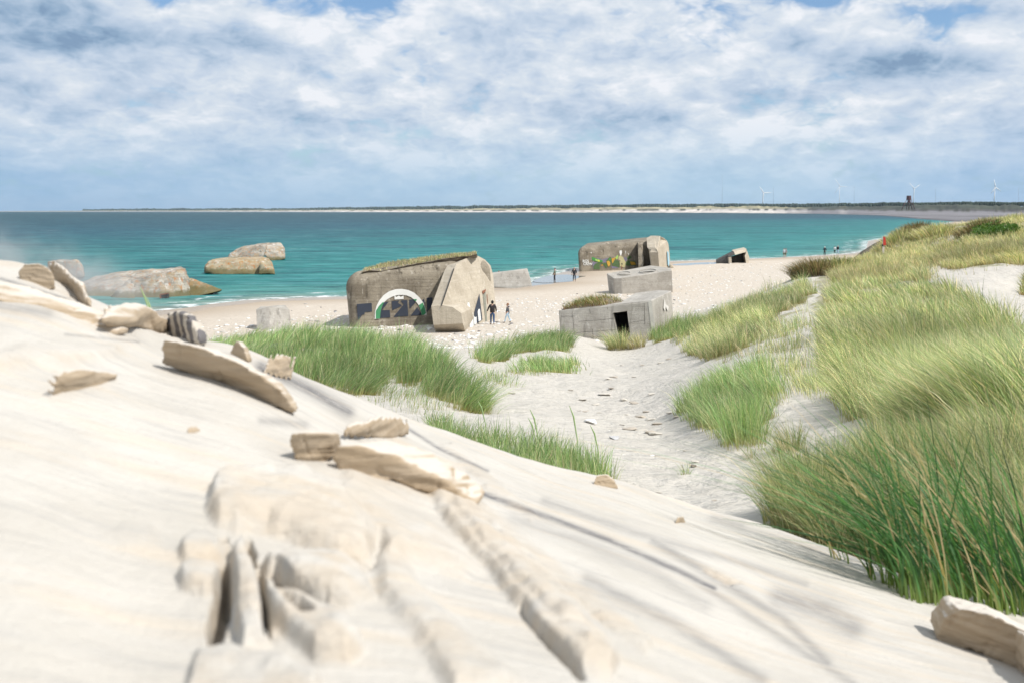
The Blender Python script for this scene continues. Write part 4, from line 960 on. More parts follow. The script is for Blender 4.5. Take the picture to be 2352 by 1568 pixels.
# --- ruins in the water and on the beach
def ruin(pts, conv, label, mat=C_SEA, sub=.7, rough=.22, seed=1, sm=1, name='bunker_ruin', parent=None):
    P = [at(*conv(x, y), D) for x, y, D in pts]; o = hull_solid(name, P, mat, parent, sub, rough, seed, sm)
    return tag(o, label, 'bunker ruin') if parent is None else o
def big_ruin():
    root = empty('bunker_ruin', atz(330, 690, 0)); tag(root, 'large pale rusty bunker ruin lying in the shallows at left with a pointed tail', 'bunker ruin')
    ruin([(740, 545, 112), (900, 480, 113), (1170, 432, 113), (1700, 398, 111), (1745, 415, 109), (740, 620, 104), (1000, 760, 101), (1100, 700, 103), (1150, 540, 104), (760, 700, 103), (1330, 500, 106),
          (1740, 430, 106), (1250, 760, 106), (740, 760, 112)], zr1, '', C_SEA, .5, .16, 3, 1, 'roof_slab', root)
    ruin([(1000, 735, 100.5), (1180, 570, 101.5), (1290, 590, 101), (1260, 745, 99.5), (1060, 640, 101), (1230, 500, 104), (1000, 760, 104)], zr1, '', C_SEA, .5, .2, 8, 1, 'broken_corner', root)
    ruin([(1240, 520, 102.5), (1500, 470, 102.5), (1735, 415, 104), (1775, 500, 104), (1800, 690, 103), (1480, 730, 100.5), (1270, 740, 100.5), (1300, 500, 107), (1750, 430, 109), (1790, 690, 109), (1200, 620, 102)], zr1, '', C_SEA, .5, .14, 5, 1, 'end_wall', root)
    ruin([(1740, 480, 105.5), (1960, 570, 105), (2095, 612, 104.5), (2000, 640, 103.8), (1750, 690, 103.2), (1750, 500, 108), (2050, 640, 106)], zr1, '', concrete('rusty concrete', (.33, .26, .16), (.17, .14, .085), (.46, .40, .31), rust=.9, algae=.7), .4, .1, 6, 1, 'pointed_tail', root)
    a = [zr1(x, y) for x, y in ((1508, 655), (1572, 645), (1574, 692), (1512, 702))]
    b = [at(u, v, 99.9) for u, v in a]; prism('painted_opening', b, [q + Vector((0, .6, 0)) for q in b], BLACK, root, smooth=False)  # solid black block painting the dark of an opening
    fr = [zr1(x, y) for x, y in ((1500, 652), (1578, 641), (1578, 652), (1514, 663), (1514, 700), (1502, 702))]
    b = [at(u, v, 99.8) for u, v in fr]; prism('rusty_frame', b, [q + Vector((0, .3, 0)) for q in b], RUST, root, smooth=False)
big_ruin()
ruin([(440, 345, 128), (560, 330, 128), (720, 330, 128), (765, 375, 128), (795, 490, 127), (600, 520, 127), (440, 520, 127), (560, 335, 134), (740, 335, 134), (785, 400, 134), (780, 500, 134)], zr1,
     'small rust streaked ruin in the sea beyond the foreground slabs, leftmost of all', C_SEA, .5, .12, 7, 1)
def pair_ruin():
    r1 = empty('bunker_ruin', atz(550, 628, 0)); tag(r1, 'rust striped ruin in the sea with a square block end, before a paler ruin', 'bunker ruin')
    ALG = concrete('striped concrete', (.42, .36, .26), (.20, .17, .10), (.60, .55, .48), rust=1.0, algae=.5, streaks=.7)
    ruin([(228, 720, 139.5), (228, 900, 139), (300, 630, 140), (390, 590, 142), (420, 930, 138.6), (700, 545, 143), (1500, 930, 138.6), (1550, 560, 141), (1640, 540, 143), (1750, 560, 144), (1840, 720, 141), (1870, 930, 139), (700, 540, 147), (1640, 525, 148), (1800, 640, 148), (1850, 930, 147), (260, 900, 147), (420, 600, 146)],
         zr5, '', ALG, .5, .14, 11, 2, 'body', r1)
    ruin([(1500, 920, 137.6), (1535, 660, 138.0), (1560, 610, 139), (1700, 590, 139.4), (1790, 620, 139.6), (1885, 930, 137.8), (1840, 720, 139.5), (1860, 930, 141), (1560, 620, 141)], zr5, '', ALG, .4, .08, 12, 1, 'end_block', r1)
    r2 = empty('bunker_ruin', atz(590, 597, 0)); tag(r2, 'paler bunker ruin in the sea directly behind the rust striped one', 'bunker ruin')
    ruin([(785, 500, 178), (800, 450, 178), (900, 370, 179), (1070, 290, 181), (1400, 235, 182), (1600, 200, 183), (1600, 560, 176), (800, 560, 177), (1700, 240, 178), (1400, 240, 188), (1640, 200, 189), (900, 560, 188)], zr5, '', C_SEA, .6, .16, 13, 1, 'body', r2)
    ruin([(1520, 360, 177), (1560, 250, 179), (1640, 195, 182), (2010, 205, 183), (2085, 300, 181), (2110, 430, 180), (2125, 570, 179.5), (1800, 610, 177), (1720, 580, 177), (1700, 190, 188), (2020, 210, 188), (2110, 560, 187)], zr5, '', C_SEA, .6, .2, 14, 1, 'broken_end', r2)
pair_ruin()
# low wall stub, beach block, tilted slab on the sand, slab behind the dune
def low_wall():
    f = lambda x, y, D: at(x, y, D)
    v = [f(1128, 662, 115.5), f(1222, 658, 116.5), f(1212, 617.5, 117.5), (f(1128, 628, 116.5)), f(1128, 660, 119.5), f(1220, 656, 120), f(1211, 617, 120.5), f(1128, 627, 119.5)]
    o = solid('wall_stub', v, BOX, C_GREY, None, bevel=.12, segs=2, sub=.5, rough=.05, seed=5)
    tag(o, 'low pale concrete wall stub between the arch-painted bunker and the walking people', 'wall')
low_wall()
def beach_block():
    P = [at(u, v, D) for u, v, D in ((590, 755, 71), (589, 712, 71.6), (600, 705, 72.3), (655, 702, 72.5), (664, 712, 72), (668, 755, 71.5), (592, 712, 74), (655, 702, 74.5), (668, 755, 74), (592, 755, 74), (620, 704, 71.6), (620, 760, 70.7))]
    tag(hull_solid('concrete_block', P, C_GREY, None, .35, .07, 9, 0), 'small grey concrete block on the beach behind the left grass, left of the arch-painted bunker', 'block')
beach_block()
def tilted_slab():
    zr6 = lambda x, y: ((2780 + x / 3.36) / 1.7416, (950 + y / 3.36) / 1.7416); f = lambda x, y, D: at(*zr6(x, y), D)
    root = empty('bunker_ruin', atz(1690, 605, .2)); tag(root, 'small tipped concrete shelter on the sand with a dark hollow, right of the graffiti bunker', 'bunker ruin')
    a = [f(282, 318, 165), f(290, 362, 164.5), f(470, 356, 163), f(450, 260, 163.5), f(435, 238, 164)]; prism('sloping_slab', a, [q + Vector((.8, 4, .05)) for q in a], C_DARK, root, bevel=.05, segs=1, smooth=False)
    b = [f(437, 240, 163.6), f(525, 195, 164), f(535, 236, 163), f(470, 262, 162.8), f(455, 270, 162.8)]; prism('shaded_edge', b, [q + Vector((.8, 4.2, .05)) for q in b], C_DARK, root, smooth=False)  # shade put into the colour of slab and edge
    c = [f(525, 194, 164), f(692, 156, 166), f(700, 200, 165.4), f(650, 208, 165), f(540, 238, 163.2)]; prism('roof_slab', c, [q + Vector((.6, 4.5, .1)) for q in c], C_PALE, root, smooth=False)
    d = [f(692, 160, 165.8), f(732, 270, 166), f(722, 345, 165.6), f(690, 356, 164.4), f(672, 250, 164.2), f(690, 205, 165)]; prism('right_wall', d, [q + Vector((.3, 3.6, 0)) for q in d], C_PALE, root, smooth=False)
    e = [f(455, 268, 162.8), f(490, 262, 162.8), f(495, 345, 162.6), f(460, 356, 162.6)]; prism('left_post', e, [q + Vector((0, .8, 0)) for q in e], C_PALE, root, smooth=False)
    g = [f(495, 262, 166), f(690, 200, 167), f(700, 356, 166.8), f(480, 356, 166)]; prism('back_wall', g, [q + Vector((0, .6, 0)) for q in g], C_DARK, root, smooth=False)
tilted_slab()
def hidden_slab():
    a = [at(u, v, D) for u, v, D in ((1962, 592, 176), (1976, 580, 177), (2005, 562, 180), (2040, 545, 184), (2050, 600, 182))]
    o = prism('concrete_slab', a, [q + Vector((2, 5, 0)) for q in a], C_DARK, None, smooth=False); tag(o, 'dark sloping concrete slab leaning out from behind the far dune', 'slab')
hidden_slab()

# ------------------------------------------------------------------ life-buoy post, beacon, turbines, masts, house
def tube(name, pts, rads, mat, parent, K=8, base=None):
    V, F = [], []
    P = [Vector(p) for p in pts]
    for i, p in enumerate(P):
        d = (P[min(i + 1, len(P) - 1)] - P[max(i - 1, 0)]).normalized(); a = d.orthogonal().normalized(); b = d.cross(a)
        for k in range(K): t_ = 2 * math.pi * k / K; V.append(p + (a * math.cos(t_) + b * math.sin(t_)) * rads[i])
    for i in range(len(P) - 1):
        for k in range(K): F.append((i * K + k, i * K + (k + 1) % K, (i + 1) * K + (k + 1) % K, (i + 1) * K + k))
    F.append(tuple(range(K - 1, -1, -1))); F.append(tuple(range((len(P) - 1) * K, len(P) * K)))
    return part(name, V, F, mat, parent, True)
WHITE = simple('turbine white', (.92, .92, .92), .4); GREYM = simple('mast grey', (.30, .36, .44), .6)
def post():
    D = 108; b = at(2029, 590, D); root = empty('lifebuoy_post', b); tag(root, 'white post with a red lifebuoy board on the far dune beside the sea', 'post')
    s = D / FPX
    part('pole', [b + Vector((x * s * 2.0, y * .06, z)) for x, y, z in ((-1, -1, -.6), (1, -1, -.6), (1, 1, -.6), (-1, 1, -.6), (-1.6, -1, 45 * s), (.4, -1, 45 * s), (.4, 1, 45 * s), (-1.6, 1, 45 * s))], BOX, simple('post paint', (.62, .56, .50), .7), root)
    part('board', [b + Vector((x * s, y, z * s)) for x, y, z in ((-2, -.12, 26), (4.5, -.12, 26), (2.0, -.12, 44), (-3, -.12, 46), (-2, -.02, 26), (4.5, -.02, 26), (2.0, -.02, 44), (-3, -.02, 46))], BOX, simple('red board', (.55, .05, .03), .5), root)
    part('bracket', [b + Vector((x * s, y, z * s)) for x, y, z in ((-5, -.1, 24), (-2, -.1, 24), (-2, -.1, 28), (-5, -.1, 28), (-5, 0, 24), (-2, 0, 24), (-2, 0, 28), (-5, 0, 28))], BOX, BLACK, root)
post()
def turbine(hu, hv, bu, bv, tips, D, label, k=1.0):
    hub = at(hu, hv, D); b = at(bu, bv + 8, D); root = empty('wind_turbine', b); tag(root, label, 'wind turbine', 'wind turbines behind the far wood')
    s = D / FPX
    tube('tower', [b, b.lerp(hub, .5), hub], [s * 1.35 * k, s * 1.15 * k, s * .85 * k], WHITE, root, 10)
    tube('nacelle', [hub + Vector((0, -s * 1.5, s * .3)), hub + Vector((-s * .6, s * 3.5, s * .3))], [s * 1.1 * k, s * 1.2 * k], WHITE, root, 8)
    tube('hub', [hub + Vector((0, -s * 2.6, s * .3)), hub + Vector((0, -s * 1.4, s * .3))], [s * .5, s * 1.1], WHITE, root, 8)
    for tu, tv in tips:
        tp = at(tu, tv, D - s * 2); h0 = hub + Vector((0, -s * 2, s * .3))
        tube('blade', [h0, h0.lerp(tp, .18), h0.lerp(tp, .6), tp], [s * .6 * k, s * 1.15 * k, s * .85 * k, s * .3], WHITE, root, 6)
turbine(1753.5, 444.1, 1751, 468, [(1744.5, 428.5), (1771.5, 443), (1752, 461)], 5900, 'white wind turbine with a short sunlit tower, leftmost of the four')
turbine(1929, 429.1, 1927.5, 467, [(1918, 410.8), (1945, 429), (1917.5, 445)], 9500, 'faint grey wind turbine, second from left, tall and thin', .55)
turbine(2099.7, 434.7, 2098, 465, [(2089, 421), (2113, 424.5), (2099, 451)], 6200, 'pale wind turbine just behind the dark red beacon', .8)
turbine(2286, 431.5, 2283, 462.4, [(2283.5, 413), (2299.5, 440), (2276, 445.5)], 4600, 'brightest wind turbine at the far right')
def mast(u, v0, v1, D, label):
    a = at(u, v1 + 5, D); b = at(u, v0, D); s = D / FPX; root = empty('radio_mast', a); tag(root, label, 'mast', 'thin masts on the horizon')
    tube('mast_pole', [a, b], [s * .30, s * .22], GREYM, root, 5)
    for k in (.35, .62, .9): 
        c = a.lerp(b, k); tube('cross_arm', [c - Vector((s * .9, 0, 0)), c + Vector((s * .9, 0, 0))], [s * .25, s * .25], GREYM, root, 4)
mast(1659, 403, 468, 5400, 'tallest thin mast on the horizon, left of the leftmost turbine'); mast(1777, 430, 468, 8000, 'faint thin mast just right of the leftmost turbine')
mast(1962, 428, 466, 6500, 'thin mast right of the faint second turbine'); mast(2149, 433, 463, 7500, 'faint thin mast between the beacon and the brightest turbine'); mast(2340, 431, 463, 5600, 'thin mast at the right edge of the horizon')
def beacon():
    D = 1750; s = D / FPX; c = at(2087, 474, D); root = empty('sea_beacon', at(2087, 487, D)); tag(root, 'dark red timber sea beacon on splayed legs behind the far dunes', 'beacon')
    RED = simple('beacon red', (.085, .030, .032), .8, .3, .3); q = lambda x, y, d=0: at(((3400 + x / 3.379) / 1.7416), ((650 + y / 3.379) / 1.7416), D + d)
    def drum(name, x0, x1, y0, x2, x3, y1):
        V = []; 
        for (xa, xb, y) in ((x0, x1, y0), (x2, x3, y1)):
            a, b = q(xa, y), q(xb, y); w_ = (b - a).length / 2; m_ = (a + b) / 2
            for k in range(8): t_ = 2 * math.pi * (k + .5) / 8; V.append(m_ + Vector((math.cos(t_) * w_, math.sin(t_) * w_, 0)))
        F = [(k, (k + 1) % 8, 8 + (k + 1) % 8, 8 + k) for k in range(8)] + [tuple(range(8)), tuple(range(15, 7, -1))]
        part(name, V, F, RED, root)
    drum('upper_drum', 770, 826, 452, 764, 830, 512); drum('lower_drum', 786, 810, 514, 776, 818, 546)
    tube('centre_post', [q(797, 640), q(797, 500)], [s * 1.0, s * .8], RED, root, 6)
    for (x0, y0, x1, y1, d) in ((770, 505, 700, 640, -8), (826, 505, 880, 640, -8), (785, 505, 765, 640, 12), (812, 505, 840, 640, 12)):
        tube('leg', [q(x1, y1, d), q(x0, y0)], [s * .8, s * .6], RED, root, 6)
beacon()
def house():
    D = 2600; q = lambda x, y, d=0: at(((3400 + x / 3.379) / 1.7416), ((650 + y / 3.379) / 1.7416), D + d); root = empty('house', q(942, 612)); tag(root, 'tiny white house with a red roof among the far dunes', 'house')
    W, dp = [q(928, 620), q(958, 620), q(958, 598), q(928, 598)], Vector((2, 9, 0))
    part('wall', W + [w_ + dp for w_ in W], BOX, simple('white wall', (.75, .75, .73), .7), root)
    a, b, c = q(924, 599), q(962, 599), q(942, 585); e = Vector((0, -.6, 0))
    part('roof', [a + e, b + e, c + e, a + dp, b + dp, c + dp], [(0, 1, 2), (5, 4, 3), (0, 3, 4, 1), (1, 4, 5, 2), (2, 5, 3, 0)], simple('red tiles', (.30, .08, .05), .8), root)
house()
# ------------------------------------------------------------------ marram grass
def grass_mat():
    m, t, p = newmat('marram'); a = ATTR(t, 'Col'); t.links.new(a.outputs['Color'], p.inputs['Base Color'])
    p.inputs['Roughness'].default_value = .55; p.inputs['Specular IOR Level'].default_value = .35
    tr = t.nodes.new('ShaderNodeBsdfTranslucent'); c = MIX(t, 1.0, a.outputs['Color'], (1.15, 1.2, .7), blend='MULTIPLY'); t.links.new(c, tr.inputs['Color'])
    mx = t.nodes.new('ShaderNodeMixShader'); mx.inputs[0].default_value = .38
    t.links.new(p.outputs[0], mx.inputs[1]); t.links.new(tr.outputs[0], mx.inputs[2]); t.links.new(mx.outputs[0], t.nodes['Material Output'].inputs['Surface'])
    return m
GM = grass_mat()
PAL = {  # (green, straw, share of straw, base colour)
 'green': ((.25, .375, .15), (.60, .60, .36), .25, (.44, .36, .15)),
 'mix':   ((.25, .335, .145), (.70, .64, .41), .45, (.34, .28, .13)),
 'straw': ((.29, .34, .15), (.70, .62, .39), .62, (.34, .27, .15)),
 'olive': ((.19, .245, .09), (.58, .51, .31), .38, (.34, .22, .11)),
 'brown': ((.13, .14, .06), (.30, .22, .12), .60, (.12, .09, .06)),
}
def blades(bx, by, bz, h, w, lean, out, pal, segs, r, tone=None, droop=1.0):
    """bx.. base points; lean (n,2) horizontal tip offset as a share of height"""
    n = len(bx); th = r.uniform(0, math.pi, n); cx, cy = np.cos(th), np.sin(th)
    cx = np.where(np.abs(cx) < .45, .45 * np.sign(cx + 1e-6), cx)
    g, s_, fr, bc = PAL[pal]; st = r.random(n) < fr
    col = np.where(st[:, None], np.array(s_), np.array(g)) * r.uniform(.45, 1.45, (n, 1)) * (1 + r.uniform(-.12, .12, (n, 3)))
    if tone is not None: col = col * tone[:, None]
    basec = np.array(bc) * r.uniform(.7, 1.2, (n, 1))
    ts = np.linspace(0, 1, segs + 1); V, C = [], []
    for i, t_ in enumerate(ts):
        k = t_ ** 1.7; zz = h * (t_ - .32 * droop * np.minimum(1, np.hypot(lean[:, 0], lean[:, 1])) * t_ ** 2.2)
        X = bx + lean[:, 0] * h * k; Yv = by + lean[:, 1] * h * k; Zv = bz - .03 + zz
        ww = w * (1 - .15 * t_ - .8 * t_ ** 3) * .5
        cc = basec + (col - basec) * min(1, t_ / .33)
        if i < segs:
            V += [np.c_[X - cx * ww, Yv - cy * ww, Zv], np.c_[X + cx * ww, Yv + cy * ww, Zv]]; C += [cc, cc]
        else: V.append(np.c_[X, Yv, Zv]); C.append(cc)
    nv = 2 * segs + 1; VV = np.stack(V, 1).reshape(-1, 3); CC = np.stack(C, 1).reshape(-1, 3); b = np.arange(n) * nv
    Q = [np.stack([b + 2 * i, b + 2 * i + 1, b + 2 * i + 3, b + 2 * i + 2], 1) for i in range(segs - 1)]
    T = np.stack([b + 2 * segs - 2, b + 2 * segs - 1, b + 2 * segs], 1)
    return VV, CC, (np.concatenate(Q) if Q else np.zeros((0, 4), int)), T
def blade_obj(name, data, loc):
    Vs, Cs, Qs, Ts, o = [], [], [], [], 0
    for V, C, Q, T in data: Vs.append(V - np.array(loc)); Cs.append(C); Qs.append(Q + o); Ts.append(T + o); o += len(V)
    me = mesh_np(name, np.concatenate(Vs), [np.concatenate(Qs), np.concatenate(Ts)], True, cols=np.concatenate(Cs))
    return link(name, me, GM, loc)
WIND = np.array([-.35, .12])
def scatter(P, Dmin, Dmax, n, r, edge=14, use_noise=True):
    us = [p[0] for p in P]; u0, u1 = (min(us) - CU) / FPX, (max(us) - CU) / FPX
    xs, ys, zs = [], [], []; got = 0; it = 0
    while got < n and it < 60:
        it += 1; m = 6000
        # even per picture area: 1/D uniform
        D = 1 / r.uniform(1 / Dmax, 1 / Dmin, m); a = r.uniform(u0 * 1.15 - .03, u1 * 1.15 + .03, m); x = a * D; z = ground(x, D, False)
        U, Vv = proj(x, D, z); je = edge * (fbm(x / 1.1, D / 1.1, 2) * 3)
        k = inpoly(U + je, Vv + je * .5, P)
        if use_noise:
            s_ = max(.5, .05 * (Dmin * Dmax) ** .5); k &= (fbm(x / s_ + 31, D / s_, 3) + .5 + r.uniform(-.15, .15, m)) > .47
        xs.append(x[k]); ys.append(D[k]); zs.append(z[k]); got += k.sum()
    return np.concatenate(xs)[:n], np.concatenate(ys)[:n], np.concatenate(zs)[:n]
def area(a, seed):
    name, P, Dmin, Dmax, nt_, nb, h, w_, sp, pal, lean, label = a; r = np.random.default_rng(seed)
    x, y, z = scatter(P, Dmin, Dmax, nt_, r)
    if len(x) == 0: print('EMPTY', label); return
    x2, y2, z2 = scatter(P, Dmin, Dmax, int(nt_ * .12), r, 46, False); x, y, z = np.r_[x, x2], np.r_[y, y2], np.r_[z, z2]
    tn = 1 + 1.1 * fbm(x / 3 + 5, y / 3, 4)                                     # patches of drier and fresher growth
    hh = h * r.uniform(.5, 1.2, len(x)) * (1 + 1.1 * fbm(x / 2.2, y / 2.2, 3))
    tw = np.stack([lean[0] + r.normal(0, .16, len(x)), lean[1] + r.normal(0, .12, len(x))], 1) + .9 * np.stack([fbm(x / 2.5, y / 2.5 + 9, 2), fbm(x / 2.5 + 4, y / 2.5, 2)], 1)
    cnt = np.maximum(3, (nb * r.uniform(.35, 1.6, len(x))).astype(int)); cnt[-len(x2):] = np.maximum(2, cnt[-len(x2):] // 3)
    I = np.repeat(np.arange(len(x)), cnt); n = len(I); an = r.uniform(0, 2 * math.pi, n); rad = np.sqrt(r.random(n)) * sp
    bx = x[I] + np.cos(an) * rad; by = y[I] + np.sin(an) * rad; bz = ground(bx, by, False)
    ou = (rad / sp * r.uniform(.1, .55, n))[:, None] * np.stack([np.cos(an), np.sin(an)], 1)
    L_ = tw[I] + ou + r.normal(0, .10, (n, 2)); H = hh[I] * r.uniform(.45, 1.1, n)
    # keep pixel-wide blades honest: a little wider where far
    Wd = w_ * r.uniform(.6, 1.3, n) * np.clip(by / math.sqrt(Dmin * Dmax), .6, 1.8)
    segs = 4 if Dmax < 20 else (3 if Dmax < 72 else 2)
    loc = (float(x.mean()), float(y.mean()), float(z.mean()))
    st = r.random(n) < 0
    d = blades(bx, by, bz, H, Wd, L_, None, pal, segs, r, tn[I])
    o = blade_obj('marram_grass', [d], loc); tag(o, label, 'grass', kind='stuff')
    return n
tot = 0
for i, a in enumerate(AREAS): tot += area(a, 100 + i) or 0
print('blades', tot)

def tussock(x, y, z, rad, nb, h, w_, pal, seed, lean=(-.3, .1), dome=.5, segs=4):
    r = np.random.default_rng(seed); an = r.uniform(0, 2 * math.pi, nb); q = np.sqrt(r.random(nb)); rr_ = q * rad
    bx, by = x + np.cos(an) * rr_, y + np.sin(an) * rr_; bz = ground(bx, by, False) + dome * rad * .5 * (1 - q ** 2)
    out = (q * r.uniform(.2, 1.0, nb))[:, None] * np.stack([np.cos(an), np.sin(an)], 1)
    L_ = out + np.array(lean) + r.normal(0, .12, (nb, 2))
    return blades(bx, by, bz, h * r.uniform(.5, 1.1, nb), w_ * r.uniform(.6, 1.3, nb), L_, None, pal, segs, r)
for i, (u, v, rad, nb, h, w_, pal, label) in enumerate(TUFTS):
    D = hit(u, v, 5.2); p = at(u, v, D); 
    o = blade_obj('marram_tussock', [tussock(p.x, p.y, p.z, rad, nb, h, w_, pal, 300 + i)], tuple(p)); tag(o, label, 'grass tussock', 'tussocks standing alone')

# green creeping shrub on the far dunes
def shrub():
    r = np.random.default_rng(8); D_, L_ = [], []
    P = [(2150, 538), (2200, 532), (2260, 528), (2300, 533), (2330, 542), (2260, 546), (2160, 547)]
    x, y, z = scatter(P, 60, 150, 150, r, 10, True)
    I = np.repeat(np.arange(len(x)), 26); n = len(I); an = r.uniform(0, 6.28, n); rr_ = np.sqrt(r.random(n)) * .7
    bx, by = x[I] + np.cos(an) * rr_, y[I] + np.sin(an) * rr_; bz = ground(bx, by, False) + r.uniform(.35, .85, n)
    V = []; s_ = .10
    e1 = r.normal(0, 1, (n, 3)); e1 /= np.linalg.norm(e1, axis=1)[:, None]; e2 = np.cross(e1, r.normal(0, 1, (n, 3))); e2 /= np.linalg.norm(e2, axis=1)[:, None]
    c = np.c_[bx, by, bz]; VV = np.stack([c - e1 * s_, c + e2 * s_ * .6, c + e1 * s_, c - e2 * s_ * .6], 1).reshape(-1, 3); b = np.arange(n) * 4
    col = np.repeat(np.array([[.075, .15, .025]]) * r.uniform(.5, 1.5, (n, 1)), 4, 0); loc = np.array([x.mean(), y.mean(), z.mean()])
    me = mesh_np('creeping_shrub', VV - loc, [np.stack([b, b + 1, b + 2, b + 3], 1)], False, cols=col)
    tag(link('creeping_shrub', me, GM, tuple(loc)), 'low bright green creeping shrub in the hollow of the far straw dunes', 'shrub')
shrub()

# grass on the roofs
def roof_grass():
    r = np.random.default_rng(5); f, b = TURFROWS; n = 5200; i = r.integers(0, len(f) - 1, n); t_ = r.random(n); q = r.random(n) ** .8
    F = np.array([tuple(p) for p in f]); B = np.array([tuple(p) for p in b])
    p = (F[i] * (1 - t_[:, None]) + F[i + 1] * t_[:, None]) * (1 - q[:, None]) + (B[i] * (1 - t_[:, None]) + B[i + 1] * t_[:, None]) * q[:, None]
    d = blades(p[:, 0], p[:, 1], p[:, 2], r.uniform(.08, .30, n), r.uniform(.02, .04, n), r.normal(-.1, .3, (n, 2)), None, 'straw', 2, r)
    pk = r.random(n) < .14; cc = d[1].reshape(n, -1, 3); cc[pk, -3:] = (.42, .26, .27); d = (d[0], cc.reshape(-1, 3), d[2], d[3])
    loc = Vector(TURF.location); o = blade_obj('turf_grass', [d], tuple(loc)); o.location = (0, 0, 0); o.parent = TURF
    # tussock on the doorway bunker
    a, c = DOORTOP[0], DOORTOP[-1]; e = DOORTOP[1]
    n = 1900; uu = r.random(n) ** .9; vv = r.random(n); 
    E = a + (e - a) * .50; P = np.array([tuple(a + (e - a) * .02 + (E - a) * x + (c - a) * .55 * y) for x, y in zip(uu, vv)])
    hump = np.sin(np.pi * np.clip(uu, 0, 1)) ** .6
    P[:, 2] += .10 + .42 * hump * r.random(n)
    d = blades(P[:, 0], P[:, 1], P[:, 2] - .1, r.uniform(.25, .55, n) * (.5 + .6 * hump), r.uniform(.015, .03, n), np.stack([r.normal(-.45, .35, n), r.normal(-.2, .35, n)], 1), None, 'olive', 3, r)
    sel = r.random(n) < .35; cc = d[1].reshape(n, -1, 3); cc[sel] *= np.array([.8, .55, .5]); d = (d[0], cc.reshape(-1, 3), d[2], d[3])
    lp = tuple(a + (E - a) * .5); o = blade_obj('marram_tussock', [d], lp)
    tag(o, 'wind combed olive and brown tussock growing on the roof of the doorway bunker', 'grass tussock', 'tussocks standing alone')
    hp = [a + (E - a) * s_ + (c - a) * q_ for s_, q_ in ((.02, 0.02), (.02, .5), (1.05, .04), (1.1, .5))] + [a + (E - a) * s_ + (c - a) * .3 + Vector((0, 0, .42)) for s_ in (.3, .6, .8)]
    tag(hull_solid('soil_mound', hp, simple('mound soil', (.15, .12, .085), .95, .4, 4), None, .2, .06, 3), 'low mound of brown soil under the tussock on the doorway bunker roof', 'soil')
roof_grass()

